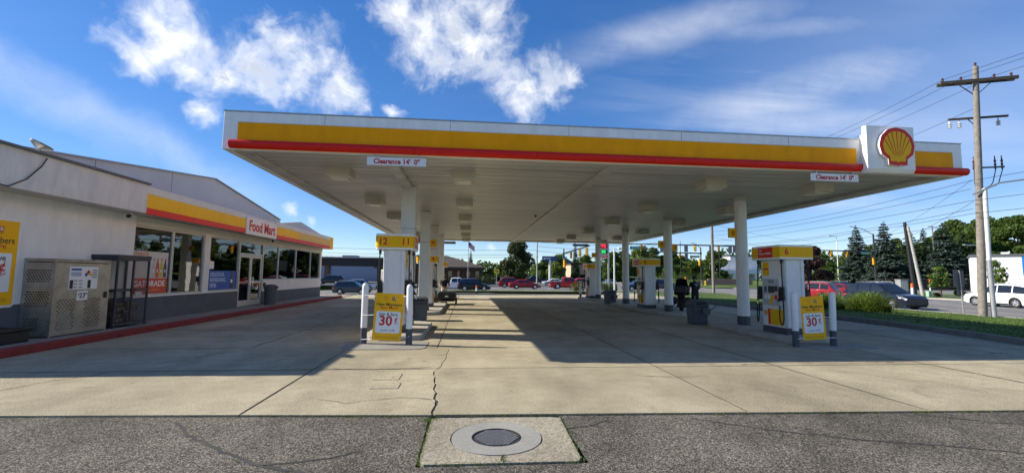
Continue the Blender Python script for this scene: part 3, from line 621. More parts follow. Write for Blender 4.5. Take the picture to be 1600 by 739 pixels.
for i, y in enumerate(COLY):
    c = cp(MB().box(CLX-.215, CLX+.215, y-.215, y+.215, .0, ZB+.09), 'column', white, bevel=.015)
    cp(MB().box(CLX-.223, CLX+.223, y-.223, y+.223, .02, .42), 'column_base', darkgrey, c, bevel=.01)
    cp(MB().box(CLX-.218, CLX+.218, y-.218, y+.218, 3.05, 3.062), 'joint_band', midgrey, c)
    c = cp(MB().cyl((CRX, y, 0), (CRX, y, ZB+.09), .19, n=28), 'column', white, smooth=True)
    cp(MB().cyl((CRX, y, .02), (CRX, y, .42), .198, n=28), 'column_base', darkgrey, c, smooth=True)
    cp(MB().cyl((CRX, y, ZB-.05), (CRX, y, ZB+.095), .21, n=28), 'column_collar', soffitm, c, smooth=True)
    for sgn, X0, rr in ((-1, CRX, .19), (1, CRX, .19), (-1, CLX, .225), (1, CLX, .225)):
        if (i == 1) or (i == 3 and sgn < 0) or (i == 0 and sgn < 0 and X0 == CRX):
            num = {CRX: {0: ('6', '5'), 1: ('4', '3'), 3: ('2', '1')}, CLX: {0: ('12', '11'), 1: ('10', '9'), 3: ('8', '7')}}[X0][i][0 if sgn < 0 else 1]
            zz = 3.0 if sgn < 0 else 2.86
            xa, xb = sorted((X0+sgn*(rr-.01), X0+sgn*(rr+.26)))
            f = cp(MB().box(xa, xb, y-.05, y+.03, zz, zz+.32), 'pump_number_flag', yellow, bevel=.006)
            text(num, .24, printred, f, Matrix.Translation((-0, 0, 0)) @ face_M((X0+sgn*(rr+.12)-CX, y-.052-CY, zz+.16), (1, 0, 0), (0, 0, 1)), .02)
# lights under the canopy
lf = None
for X in (-3.36, -.16, 6.82, 10.05):
    for Y in (11.75, 16.15, 20.4, 24.7, 29.0, 32.4):
        if lf is None:
            lf = cp(MB().add([(X+sx_*a, Y+sy_*a, z) for a, z in ((.30, ZB+.10), (.30, ZB-.12), (.25, ZB-.155)) for sx_, sy_ in ((-1, -1), (1, -1), (1, 1), (-1, 1))], [(0, 1, 5, 4), (1, 2, 6, 5), (2, 3, 7, 6), (3, 0, 4, 7), (4, 5, 9, 8), (5, 6, 10, 9), (6, 7, 11, 10), (7, 4, 8, 11), (8, 9, 10, 11)]), 'light_fixture', fixture)
            cp(MB().box(X-.2, X+.2, Y-.2, Y+.2, ZB-.175, ZB-.154), 'lens', lens, lf); l0 = (X, Y)
        else:
            c = copy_tree(lf, can); c.location = (X-l0[0], Y-l0[1], 0)
# clearance signs front and back
for x0, x1, y, sg in ((-2.25, -.97, YF-.03, 1), (8.24, 9.50, YF-.03, 1), (-2.25, -.97, YBk+.03, -1), (8.24, 9.5, YBk+.03, -1)):
    s = cp(MB().box(x0, x1, y-.008, y+.008, 4.035, 4.215), 'clearance_sign', printwhite if sg > 0 else midgrey)
    for x in (x0+.15, x1-.15): cp(MB().box(x-.015, x+.015, y-.006, y+.03, 4.216, 4.275), 'bracket', steel, s)
    if sg > 0: text("Clearance 14'  0\"", .155, printred, s, face_M(((x0+x1)/2-CX, y-.0095-CY, 4.12), (1, 0, 0), (0, 0, 1)), .032, xs=.93)
# emblem block
eb = MB(); prof = [(YF-.03, 4.29), (YF-.10, 4.235), (YF-.18, 4.25), (YF-.24, 4.34), (YF-.25, 5.40), (YF-.12, 5.40), (YF-.11, 4.40)]
cp(MB().box(9.63, 10.79, YF-.109, YF-.001, 4.36, 5.22), 'block_support', fasciaw, bevel=.012)
n = len(prof); x0, x1 = 9.57, 10.85
eb.add([(x0, y, z) for y, z in prof]+[(x1, y, z) for y, z in prof], [tuple(range(n)), tuple(range(2*n-1, n-1, -1))]+[(i, n+i, n+(i+1) % n, (i+1) % n) for i in range(n)])
ebo = cp(eb, 'emblem_block', fasciaw, bevel=.012)
em = face_M((10.28-CX, YF-.25-CY, 4.86), (1, 0, 0), (0, 0, 1)); emblem(ebo, em, .92, .085)
cp(MB().cyl((3.0, 19.6, ZB+.02), (3.0, 19.6, ZB+.1), .05, n=10), 'smoke_vent', midgrey)
# ================================================================== ISLANDS
def capsule(x0, x1, y0, y1, n=8):
    r = (x1-x0)/2; cx = (x0+x1)/2; pts = []
    for i in range(n+1): a = math.pi+math.pi*i/n; pts.append((cx+r*math.cos(a), y0+r*.7+r*.7*math.sin(a)))
    for i in range(n+1): a = math.pi*i/n; pts.append((cx+r*math.cos(a), y1-r*.7+r*.7*math.sin(a)))
    return pts
for cx, yo in ((CLX, .55), (CRX-.08, 0)):
    for (y0, y1) in ((10.75+yo, 15.1), (18.5, 25.9), (29.5, 33.4)):
        struct('pump_island', MB().prism(capsule(cx-.75, cx+.75, y0, y1), -.05, .13), kerbm, bevel=.025)
    struct('island_apron', MB().prism(rrect(1.9, 1.0+yo*.55, .3, 5, cx, 10.33+yo*.75), -.05, .014), walkm)
# ================================================================== PUMPS
hosem = rubber
def make_pump(numL, numR, label, loc, round_r=.12):
    t = thing('fuel_pump', label, 'fuel pump', loc, 0, 'fuel pumps on the islands')
    hw, hd = .30, .50
    MB().box(-hw, hw, -hd, hd, 0, .16).build('skirt', darkgrey, t, bevel=.01)
    b = MB().box(-hw+.01, hw-.01, -hd+.005, hd-.005, .161, 2.06).build('cabinet', white, t, bevel=.03)
    for s in (-1, 1):      # end panels with vertical pilasters
        MB().box(-hw+.03, -hw+.12, s*(hd-.006), s*(hd+.02), .18, 2.04).build('end_pilaster', white, t, bevel=.012)
        MB().box(hw-.12, hw-.03, s*(hd-.006), s*(hd+.02), .18, 2.04).build('end_pilaster', white, t, bevel=.012)
    # valance
    vw, vd = .50, .60
    v = MB().prism(rrect(2*vw, 2*vd, round_r), 2.06, 2.46).build('valance', fasciaw, t, smooth=True, bevel=.01)
    def strip(poly_w, poly_d, z0, z1, y_sel, name, m):
        pl = rrect(2*poly_w, 2*poly_d, round_r)
        sel = [p for p in pl if y_sel(p)]
        mb = MB()
        return sel
    # yellow end faces follow the rounded corners; red faces along the lanes
    for s in (-1, 1):
        arc = [(-vw+.0, s*(vd-.28)), (-vw, s*(vd-round_r))]
        for i in range(1, 6): a = R_(90*i/5); arc.append((-vw+round_r-round_r*math.cos(a), s*(vd-round_r+round_r*math.sin(a))))
        arc += [(-x, y) for x, y in arc[::-1]]
        mb = MB(); k = len(arc)
        def grow(p, d): 
            x, y = p; n = Vector((x/vw, y/vd)); n = Vector((max(-1, min(1, (x - max(-vw+round_r, min(vw-round_r, x)))/round_r)), max(-1, min(1, (y - max(-vd+round_r, min(vd-round_r, y)))/round_r))))
            if n.length < 1e-4: n = Vector((math.copysign(1, x), 0))
            n.normalize(); return (x+n.x*d, y+n.y*d)
        o = [grow(p, .006) for p in arc]
        vs = [(x, y, 2.115) for x, y in o]+[(x, y, 2.405) for x, y in o]
        mb.add(vs, [(i, i+1, k+i+1, k+i) for i in range(k-1)]); mb.build('yellow_band', yellow, t, smooth=60)
        rb = MB().box(s*(vw+.001)-.005, s*(vw+.001)+.005, -vd+.29, vd-.29, 2.115, 2.405).build('red_band', printred if False else red, t)
        text('Shell', .075, printwhite, rb, face_M((s*(vw+.0075), s*(-.17), 2.33), (0, s, 0), (0, 0, 1)), .0, 'LEFT') if False else None
        text('V-Power NiTRO+', .088, printwhite, rb, face_M((s*(vw+.0075), 0, 2.235), (0, s, 0), (0, 0, 1)), .008, xs=.8)
        text('Shell', .07, printwhite, rb, face_M((s*(vw+.0075), s*-.2, 2.33), (0, s, 0), (0, 0, 1)), .004)
    if numL: text(numL, .24, printred, t, face_M((-.30, -vd-.0075, 2.26), (1, 0, 0), (0, 0, 1)), .022, name='pump_number')
    if numR: text(numR, .24, printred, t, face_M((.30, -vd-.0075, 2.26), (1, 0, 0), (0, 0, 1)), .022, name='pump_number')
    for s in (-1, 1):      # lane faces
        F4 = lambda y, z, d=0: face_M((s*(hw-.01+d), y, z), (0, s, 0), (0, 0, 1))
        bz = on_face(MB(), F4(0, 1.14), rrect(.74, .84, .05), -.01, .075).build('console', white, t, bevel=.012)
        on_face(MB(), F4(0, 1.14), rrect(.66, .76, .03), .07, .078).build('console_face', mat('console_grey', (.48, .48, .47), .4, var=.06), bz)
        on_face(MB(), F4(.02*s, 1.44), rrect(.24, .10, .01), .076, .083).build('price_display', mat('lcd', (.22, .28, .27), .2), bz)
        on_face(MB(), F4(.02*s, 1.22), rrect(.25, .19, .012), .076, .085).build('screen', signpanel, bz)
        on_face(MB(), F4(-.22*s, 1.22), rrect(.10, .17, .008), .076, .084).build('keypad', midgrey, bz)
        on_face(MB(), F4(.22*s, 1.24), rrect(.10, .15, .008), .076, .09).build('card_reader', black, bz)
        for k, (cc) in enumerate((printwhite, printwhite, yellow, red)):
            on_face(MB(), F4(s*(-.21+.14*k), 1.0), rrect(.10, .13, .01), .076, .086).build('grade_button', cc, bz)
        on_face(MB(), F4(.0, .87), rrect(.12, .15, .01), .076, .086).build('grade_label', yellow, bz)
        # lower door
        lp = on_face(MB(), F4(.0, .44), rrect(.90, .44, .01), -.01, .012).build('lower_door', white, t)
        on_face(MB(), F4(s*.12, .44), rrect(.52, .44, .004), .011, .016).build('yellow_panel', yellow, lp)
        on_face(MB(), F4(s*-.19, .44), rrect(.09, .44, .004), .011, .016).build('red_stripe', red, lp)
        emblem(lp, F4(s*-.33, .54, .012), .13, .006, simple=True)
        on_face(MB(), F4(s*-.28, 1.80), rrect(.26, .38, .01), -.01, .012).build('notice', yellow, t)
        on_face(MB(), F4(s*-.28, 1.80), rrect(.2, .05, .01), .011, .014).build('notice_print', printred, t)
        for e in (-1, 1):  # nozzles and hoses at both ends of the face
            y = e*.43; X = s*(hw+.05)
            nz = MB(); nz.bar((X, y, .98), (X+s*.04, y, 1.24), .09, .11); nz.bar((X+s*.03, y, 1.02), (X+s*.13, y, .90), .05, .06); nz.bar((X+s*.05, y, 1.20), (X+s*.10, y, 1.08), .03, .04)
            no = nz.build('nozzle', black, t, bevel=.012)
            MB().cyl((X+s*.13, y, .90), (X+s*.135, y, .78), .022, n=8).build('swivel', chrome, no)
            MB().box(X-.06, X+.02, y-.07, y+.07, .92, 1.3).build('nozzle_boot', black, t, bevel=.01)
            pts = [(s*(hw+.08), e*.49, 2.05), (s*(hw+.09), e*.505, 1.75), (s*(hw+.10), e*.525, 1.2), (s*(hw+.11), e*.55, .7), (s*(hw+.12), e*.56, .42), (s*(hw+.13), e*.52, .28), (s*(hw+.14), e*.47, .30), (s*(hw+.145), e*.435, .48), (s*(hw+.13), e*.43, .79)]
            sm = []
            for i in range(len(pts)-1):
                p0, p1, p2, p3 = [Vector(pts[max(0, min(len(pts)-1, i+d))]) for d in (-1, 0, 1, 2)]
                for q in range(5):
                    u = q/5; sm.append(.5*((2*p1)+(p2-p0)*u+(2*p0-5*p1+4*p2-p3)*u*u+(3*p1-p0-3*p2+p3)*u**3))
            sm.append(Vector(pts[-1])); MB().tube(sm, .017, 7).build('hose', hosem, t, smooth=True)
            MB().cyl((s*(hw+.08), e*.49, 2.07), (s*(hw+.08), e*.49, 1.95), .035, n=8).build('breakaway', black, t)
    return t
IZ = .13
make_pump('12', '11', 'white fuel pump 11 and 12 behind left poster, nearest on left island', (-1.95, 12.55, IZ)).scale = (1, 1, 1.055)
make_pump('', '9', 'white fuel pump behind second left column, middle of left row', (-1.95, 22.0, IZ))
make_pump('', '7', 'white fuel pump farthest back in the left row beside person', (-1.95, 31.6, IZ))
make_pump('6', '', 'white fuel pump 6 with hanging hoses behind right poster', (9.02, 11.95, IZ), .03)
make_pump('4', '', 'white fuel pump 4 between second and third right columns', (9.02, 21.75, IZ), .03)
make_pump('2', '', 'white fuel pump farthest back in the right row', (8.95, 31.5, IZ), .03)
# ================================================================== BOLLARDS, POSTERS, BINS
def bollard(x, y, h, label, lean=0.0):
    t = thing('bollard', label, 'bollard', (x, y, 0), 0, 'white bollards before the pumps'); t.rotation_euler = (0, lean, 0)
    r = .075
    MB().cyl((0, 0, -.02), (0, 0, .385), r+.001, n=18).build('painted_base', darkgrey, t, smooth=True)
    MB().lathe([(r, .386), (r, h-.10), (r*.93, h-.055), (r*.7, h-.02), (r*.3, h), (.004, h+.002)], 18).build('sleeve', white, t, smooth=True)
bollard(-2.43, 10.95, 1.44, 'white capped bollard left of the left poster'); bollard(-1.34, 10.72, 1.42, 'white capped bollard right of the left poster', -.01)
bollard(8.05, 10.28, 1.33, 'white capped bollard left of the right poster'); bollard(9.08, 10.32, 1.34, 'white capped bollard right of the right poster', .02)
bollard(8.42, 32.6, 1.15, 'slim white bollard beside the farthest right pump')
def card_mark(parent, F4, w, k):
    on_face(MB(), F4, rrect(w, w*.55, .004), 0, .0015).build('card_mark', printorange if k else printblack, parent)
def poster_face(t, F4, w, h, thick=True):
    """yellow offer board: emblem, card mark, headline, white price panel"""
    b = on_face(MB(), F4, rrect(w, h, .015), -.006, 0).build('board', mat('poster_yellow', (.92, .48, .012), .6, var=.05, spec=.2), t)
    Q = lambda x, y, z=.001: F4 @ Matrix.Translation((x*w, y*h, z))
    emblem(b, Q(-.12, .395, 0), w*.13, .0012, simple=True)
    on_face(MB(), Q(.16, .395, 0), rrect(w*.07, w*.11, .003, cx=-.04*w), 0, .002).build('card_mark', printblack, b); on_face(MB(), Q(.16, .395, 0), rrect(w*.07, w*.11, .003, cx=.04*w), 0, .002).build('card_mark', printorange, b)
    text('F', w*.09, printwhite, b, Q(.12, .395, .0025), .02, depth=.0005); text('R', w*.09, printwhite, b, Q(.20, .395, .0025), .02, depth=.0005)
    text('rewards', w*.035, printblack, b, Q(.16, .348), .0, depth=.0005)
    text('New Members', w*.158, printblack, b, Q(0, .262), .012, depth=.0008, xs=.93); text('Save More', w*.142, printred, b, Q(0, .195), .01, depth=.0008)
    p = on_face(MB(), Q(0, -.115, 0), rrect(w*.84, h*.46, .035), 0, .0015).build('price_panel', printwhite, b)
    text('Join & Save', w*.142, printblack, b, Q(0, .055, .002), .014, depth=.0005)
    text('30', w*.46, printred, b, Q(-.085, -.095, .002), .03, depth=.0005); text('¢', w*.25, printred, b, Q(.27, -.045, .002), .02, depth=.0005); text('/gal', w*.09, printred, b, Q(.28, -.125, .002), .0, depth=.0005)
    text('on your 1st fill', w*.085, printblack, b, Q(0, -.285, .002), .008, depth=.0005)
    for k in range(2): on_face(MB(), Q(0, -.425-.025*k, 0), rrect(w*.8, h*.008, .001), 0, .0012).build('fine_print', mat('fine_print', (.45, .22, .01), .6), b)
    return b
def poster(label, xc, y, z0, z1, w, tilt, ties):
    t = thing('poster_board', label, 'poster', (xc, y, z0))
    up = Vector((tilt, 0, 1)).normalized(); F4 = face_M((tilt*(z1-z0)/2, 0, (z1-z0)/2), Vector((1, 0, -tilt)), up)
    poster_face(t, F4, w, z1-z0)
    for a, b in ties: MB().tube([Vector(a)-t.location, Vector(b)-t.location], .008, 5).build('cable_tie', printwhite, t)
poster('yellow thirty cent offer poster tied between the left bollards', -1.865, 10.76, .11, 1.20, .67, .05,
       [((-2.43, 10.86, 1.15), (-2.14, 10.765, 1.14)), ((-1.52, 10.765, 1.13), (-1.33, 10.64, 1.14)), ((-2.45, 10.86, .68), (-2.18, 10.765, .70)), ((-1.55, 10.765, .66), (-1.33, 10.64, .72)), ((-2.46, 10.86, .12), (-2.2, 10.765, .14)), ((-1.58, 10.765, .15), (-1.33, 10.64, .22))])
poster('yellow thirty cent offer poster tied between the right bollards', 8.53, 10.24, .17, 1.225, .615, -.05,
       [((8.05, 10.2, .62), (8.26, 10.245, .62)), ((8.80, 10.245, .72), (9.08, 10.24, .70)), ((8.05, 10.2, .20), (8.27, 10.245, .21)), ((8.82, 10.245, .22), (9.09, 10.24, .22))])
def bin_square(label, x, y, rz, tools):
    t = thing('trash_bin', label, 'bin', (x, y, 0), rz, 'grey bins beside the pump islands')
    MB().add([(sx_*a, sy_*b, z) for a, b, z in ((.26, .24, 0), (.29, .27, .62)) for sx_, sy_ in ((-1, -1), (1, -1), (1, 1), (-1, 1))], [(3, 2, 1, 0), (0, 1, 5, 4), (1, 2, 6, 5), (2, 3, 7, 6), (3, 0, 4, 7), (4, 5, 6, 7)]).build('body', bingrey, t, bevel=.03)
    MB().box(-.31, .31, -.29, .29, .625, .70).build('rim', bingrey, t, bevel=.025)
    MB().add([(sx_*a, sy_*b, z) for a, b, z in ((.30, .28, .705), (.30, .28, .80), (.19, .18, .86)) for sx_, sy_ in ((-1, -1), (1, -1), (1, 1), (-1, 1))], [(0, 1, 5, 4), (1, 2, 6, 5), (2, 3, 7, 6), (3, 0, 4, 7), (4, 5, 9, 8), (5, 6, 10, 9), (6, 7, 11, 10), (7, 4, 8, 11), (8, 9, 10, 11)]).build('lid', bingrey, t, bevel=.03)
    for s in (-1, 1): MB().box(-.17, .17, s*.29-.006, s*.29+.006, .715, .785).build('flap', black, t)
    if tools:
        sc = MB().box(.03, .31, -.36, -.26, .36, .58).build('squeegee_bucket', midgrey, t, bevel=.015)
        MB().tube([(.2, -.31, .40), (.52, -.34, .66)], .013, 6).build('squeegee_handle', black, sc)
bin_square('grey square bin with squeegee bucket by the second right column', 8.28, 15.4, 0, True)
bin_square('grey square bin standing near third right column in shade', 8.62, 26.3, .2, True)
bin_square('grey square bin behind the nearest left pump', -1.72, 16.5, .1, False)
# ================================================================== STORE
FX = -9.9
store = thing('store_building', 'white convenience store with dark base, yellow and red Food Mart fascia', 'building', (-16, 20, 0))
SX, SY = -16, 20
def sp(mb, name, m, parent=None, **kw):
    mb.v = [(x-SX, y-SY, z) for x, y, z in mb.v]; return mb.build(name, m, parent or store, **kw)
Y0, Y1 = 8.85, 31.2
sp(MB().box(FX-.2, FX, Y0, 14.18, .90, 3.32), 'wall', stucco)
sp(MB().box(FX-.2, FX, Y0, 14.18, 0.02, .897), 'base_band', basegrey)
sp(MB().box(FX-.2, FX, 14.182, 20.36, .02, .86), 'base_band', basegrey)
sp(MB().box(FX-.2, FX+.03, 14.182, 20.36, .862, .90), 'window_sill', white)
sp(MB().box(FX-.2, FX, 22.64, Y1, .02, .757), 'base_band', basegrey)
sp(MB().box(FX-.2, FX-.002, 22.64, Y1, .76, 1.27), 'wall', stucco)
sp(MB().box(FX-.2, FX+.025, 22.64, Y1, 1.272, 1.305), 'window_sill', white)
sp(MB().box(FX-.2, FX, 14.182, Y1, 3.05, 3.32), 'lintel', creamw)
rb = MB()
for k in range(4): rb.box(FX+.001, FX+.02+.012*k, 14.2, Y1-.02, 3.06+.065*k, 3.095+.065*k)
sp(rb, 'ribbed_trim', creamw)
sp(MB().box(FX-.2, FX, 17.77, 18.12, .90, 3.05), 'pillar', stucco)
sp(MB().box(FX-.2, FX, 30.95, Y1, 1.305, 3.05), 'pillar', stucco)
sp(MB().box(-22, FX-.202, Y0, Y0+.2, 0, 3.32), 'end_wall', stucco)
sp(MB().box(-22, FX-.202, Y1-.2, Y1, 0, 3.32), 'end_wall', stucco)
sp(MB().box(-22.2, -22.002, Y0, Y1, 0, 3.32), 'rear_wall', stucco)
def window(y0, y1, z0, z1, nm='window', par=None):
    fr = MB(); w = .055; d0, d1 = FX-.12, FX-.04
    fr.box(d0, d1, y0, y0+w, z0, z1); fr.box(d0, d1, y1-w, y1, z0, z1); fr.box(d0, d1, y0+w, y1-w, z0, z0+w); fr.box(d0, d1, y0+w, y1-w, z1-w, z1)
    f = sp(fr, nm, alum, par); sp(MB().box(FX-.083, FX-.077, y0+w, y1-w, z0+w, z1-w), 'pane', glass, f); return f
window(14.2, 15.99, .902, 3.045); window(15.995, 17.765, .902, 3.045); window(18.13, 20.36, .902, 3.045)
for a, b in ((22.66, 24.42), (24.43, 26.80), (26.81, 29.2), (29.21, 30.94)): window(a, b, 1.307, 3.045)
# glazed double door with transom
dfr = MB(); d0, d1 = FX-.13, FX-.02
dfr.box(d0, d1, 20.37, 20.44, .15, 3.045); dfr.box(d0, d1, 22.57, 22.635, .15, 3.045); dfr.box(d0, d1, 20.44, 22.57, 2.44, 2.52); dfr.box(d0, d1, 20.44, 22.57, 2.99, 3.045)
dfo = sp(dfr, 'door_frame', alum); sp(MB().box(FX-.083, FX-.077, 20.44, 22.57, 2.52, 2.99), 'transom_pane', glass, dfo)
for y0, y1, hy in ((20.445, 21.50, 21.38), (21.51, 22.565, 21.63)):
    dr = MB(); w = .10; a, b = FX-.11, FX-.05
    dr.box(a, b, y0, y0+w, .17, 2.43); dr.box(a, b, y1-w, y1, .17, 2.43); dr.box(a, b, y0+w, y1-w, .17, .42); dr.box(a, b, y0+w, y1-w, 2.33, 2.43); dr.box(a, b, y0+w, y1-w, 1.18, 1.26)
    do = sp(dr, 'door', mat('door_alu', (.58, .56, .52), .45, .3, var=.06)); sp(MB().box(FX-.083, FX-.077, y0+w, y1-w, .42, 1.18), 'pane', glass, do); sp(MB().box(FX-.083, FX-.077, y0+w, y1-w, 1.26, 2.33), 'pane', glass, do)
    sp(MB().tube([(FX-.05, hy, 1.45), (FX+.02, hy, 1.45), (FX+.02, hy, 1.05), (FX-.05, hy, 1.05)], .015, 6), 'handle', chrome, do)
    sp(MB().box(FX-.049, FX-.045, y0+.12, y1-.12, 1.195, 1.245), 'door_sticker', printred if y0 < 21 else printwhite, do)
# interior
sp(MB().box(-21.9, FX-.21, Y0+.21, Y1-.21, .10, .16), 'floor', mat('shop_floor', (.25, .24, .22), .4))
sp(MB().box(-21.9, FX-.21, Y0+.21, Y1-.21, 3.14, 3.2), 'ceiling', mat('shop_ceiling', (.35, .35, .34), .8))
for k, y in enumerate((15.2, 18.8, 24.5, 28)):
    s_ = sp(MB().box(-14.5, -11.6, y, y+.5, .16, 1.45), 'shelf_unit', midgrey)
    for z in (.5, .85, 1.2): sp(MB().box(-14.45, -11.65, y-.03, y+.53, z, z+.16), 'goods', mat('goods%d' % k, [(.3, .06, .04), (.35, .28, .05), (.05, .14, .3), (.1, .25, .1)][k], .6, var=.5, scale=12), s_)
# fascia
sp(MB().box(FX-.6, -9.28, Y0-.05, 13.66, 3.32, 4.19), 'fascia', greyfas, bevel=.015)
sp(MB().box(-9.28, -9.20, Y0-.05, 13.66, 4.15, 4.20), 'fascia_flashing', midgrey)
sp(MB().box(FX-.6, -9.345, 13.665, Y1+.35, 3.32, 4.10), 'fascia', greyfas)
for y0, y1, ym, nm in ((13.67, 19.40, yellow, 'a'), (22.36, 25.35, yellow, 'b'), (25.36, 30.9, mat('faded_yellow', (.70, .42, .06), .5, var=.05), 'c')):
    sp(MB().box(-9.346, -9.30, y0, y1, 3.50, 3.90), 'yellow_panel', ym)
    sp(MB().box(-9.346, -9.295, y0, y1, 3.31, 3.497), 'red_panel', red)
    sp(MB().box(-9.346, -9.298, y0, y1, 3.903, 4.115), 'white_panel', mat('white_panel', (.66, .64, .58), .6, var=.06))
sg = sp(MB().box(-9.347, -9.25, 19.41, 22.35, 3.27, 3.99), 'sign_box', mat('sign_face', (.76, .73, .68), .5, var=.03), bevel=.01)
text('Food Mart', .62, printred, sg, face_M((-9.246-SX, 20.88-SY, 3.63), (0, 1, 0), (0, 0, 1)), .03, xs=.95)
sp(MB().box(-9.6, -9.3, Y1-.3, Y1+.36, 3.31, 4.11), 'fascia_end', yellow)
sp(MB().box(-22.2, -9.36, Y0, Y1+.3, 3.325, 3.40), 'overhang_soffit', creamw)
# gable walls and roof behind the fascia
GX = -10.4
def gp(px, py): d = direction(px, py); t = GX/d.x; return (d.y*t, CAM_H+d.z*t)
pk = gp(335, 280); lf_ = gp(0, 226); rt_ = gp(437, 344); s1 = gp(430, 341)
sl = (pk[1]-lf_[1])/(pk[0]-lf_[0]); Lend = (Y0-.03, pk[1]-sl*(pk[0]-Y0+.03))
gb = [(Lend[0], 3.95), (rt_[0]+.6, 3.95), (rt_[0], rt_[1]), pk, Lend]
sp(MB().prism(gb, GX-.25, GX, 'x'), 'gable_wall', greyroof)
e1, e2, e3 = gp(438, 347), gp(478, 347), gp(518, 373)
sp(MB().prism([(rt_[0]+.61, 3.95), (e3[0], 3.95), e3, e2, (rt_[0]+.61, e1[1])], GX-.55, GX-.3, 'x'), 'gable_wall', greyroof)
cpg = MB()
for (a, b) in ((Lend, pk), (pk, rt_)): cpg.bar((GX-.1, a[0], a[1]+.02), (GX-.1, b[0], b[1]+.02), .36, .04)
sp(cpg, 'gable_coping', mat('coping', (.30, .30, .31), .5, .3))
rf = MB(); rf.add([(GX-.26, Lend[0], Lend[1]-.05), (GX-.26, pk[0], pk[1]-.05), (GX-.26, rt_[0], rt_[1]-.05), (-22, Lend[0], Lend[1]-.05), (-22, pk[0], pk[1]-.05), (-22, rt_[0], rt_[1]-.05)], [(0, 1, 4, 3), (1, 2, 5, 4)])
rf.box(-22, GX-.26, Y0, Y1, 3.42, 3.9); sp(rf, 'roof', greyroof)
for y in (13.2, 16.4): sp(MB().box(GX+.001, GX+.006, y-.006, y+.006, 4.0, pk[1]-sl*(pk[0]-y)-.02), 'panel_joint', midgrey)
# cables and camera on the fascia
MB().tube([(-9.27, 9.3, 3.36), (-9.25, 9.75, 3.33), (-9.25, 10.1, 3.55), (-9.25, 10.4, 3.9), (-9.25, 10.5, 4.1)], .012, 5).build('cable', wire, None).name = 'hanging_cable'
tag(bpy.data.objects['hanging_cable'], 'thin dark cable hanging down the store fascia near roof light', 'cable')
def small_cam(label, y):
    t = thing('security_camera', label, 'camera', (-9.62, y, 3.318), 0, 'cameras under the store fascia')
    MB().cyl((0, 0, 0), (0, 0, -.05), .05, n=12).build('mount', white, t); MB().cyl((.0, -.03, -.09), (.05, -.16, -.12), .05, n=12).build('housing', black, t, smooth=True); MB().cyl((-.01, .02, -.08), (.0, -.03, -.09), .055, n=12).build('hood', white, t)
small_cam('small security camera under fascia at the first window', 13.55); small_cam('small security camera under fascia beyond the Food Mart sign', 22.9)
rl = thing('roof_floodlight', 'round floodlight on short bracket atop the store roof edge', 'floodlight', (-9.5, 10.55, 4.19))
MB().cyl((0, 0, 0), (0, 0, .13), .03, n=8).build('bracket', steel, rl); MB().box(-.1, .1, -.1, .1, -.005, .03).build('base_plate', steel, rl)
MB().lathe([(.05, 0), (.11, .03), (.20, .09), (.21, .13), (.02, .14)], 18).build('reflector', mat('lamp_housing', (.30, .29, .27), .4, .5), rl, loc=(0, .0, .13), smooth=True).rotation_euler = (R_(-14), R_(22), 0)
# posters in the windows (behind the glass)
def winposter(label, y0, y1, z0, z1, bgm):
    t = thing('window_poster', label, 'poster', (FX-.070, (y0+y1)/2, z0)); F4 = face_M((0, 0, (z1-z0)/2), (0, 1, 0), (0, 0, 1))
    b = on_face(MB(), F4, rrect(y1-y0, z1-z0, .005), -.004, 0).build('sheet', bgm, t); return t, b, F4, y1-y0, z1-z0
t, b, F4, w, h = winposter('orange and white sports drink poster in the first window', 14.27, 15.85, .97, 2.28, mat('poster_cream', (.62, .58, .52), .6))
on_face(MB(), F4 @ Matrix.Translation((0, -h*.32, 0)), rrect(w, h*.36, .004), 0, .002).build('red_field', mat('poster_orange', (.62, .075, .02), .6), b)
text('HYDRATE.', .15, printorange, b, F4 @ Matrix.Translation((-.1, .56, .003)), .012, 'RIGHT'); text('REPLENISH.', .15, printorange, b, F4 @ Matrix.Translation((-.1, .40, .003)), .012, 'RIGHT')
text('GATORADE', .26, printwhite, b, F4 @ Matrix.Translation((0, -.36, .004)), .016); text('SPORTS FUEL COMPANY', .085, mat('poster_pink', (.75, .35, .25), .6), b, F4 @ Matrix.Translation((0, -.56, .004)), .004)
for k, c in enumerate(((.5, .5, .52), (.55, .08, .02), (.6, .45, .03), (.05, .04, .14))):
    bo = on_face(MB(), F4 @ Matrix.Translation((.12+k*.18, .12, .002)), [(-.07, -.28), (.07, -.28), (.075, -.05), (.065, .12), (.03, .22), (.03, .28), (-.03, .28), (-.03, .22), (-.065, .12), (-.075, -.05)], 0, .002).build('printed_bottle', mat('bottle%d' % k, c, .5), b)
    on_face(MB(), F4 @ Matrix.Translation((.12+k*.18, .05, .004)), rrect(.05, .10, .01), 0, .001).build('bottle_mark', printwhite, b); on_face(MB(), F4 @ Matrix.Translation((.12+k*.18, .42, .002)), rrect(.06, .05, .005), 0, .002).build('bottle_cap', mat('cap%d' % k, (.5, .1, .02), .5), b)
t, b, F4, w, h = winposter('blue soft drink poster in the window beside the door', 18.25, 20.28, .97, 1.72, printblue)
for k, s_ in enumerate(('DELICIOUS.', 'REFRESHING.', 'PEPSI.')): text(s_, .22, mat('pale_blue', (.62, .70, .80), .6), b, F4 @ Matrix.Translation((-.93, .22-.22*k, .002)), .008, 'LEFT', depth=.0008, xs=.9)
on_face(MB(), F4 @ Matrix.Translation((.66, 0, .002)), [(-.11, -.34), (.11, -.34), (.12, -.1), (.10, .1), (.05, .25), (.05, .35), (-.05, .35), (-.05, .25), (-.10, .1), (-.12, -.1)], 0, .002).build('printed_bottle', mat('cola', (.05, .012, .01), .4), b)
on_face(MB(), F4 @ Matrix.Translation((.66, -.05, .005)), rrect(.15, .15, .07), 0, .001).build('bottle_mark', printwhite, b)
t, b, F4, w, h = winposter('small white notice taped in window left of the door', 18.22, 18.55, 1.78, 2.08, printwhite)
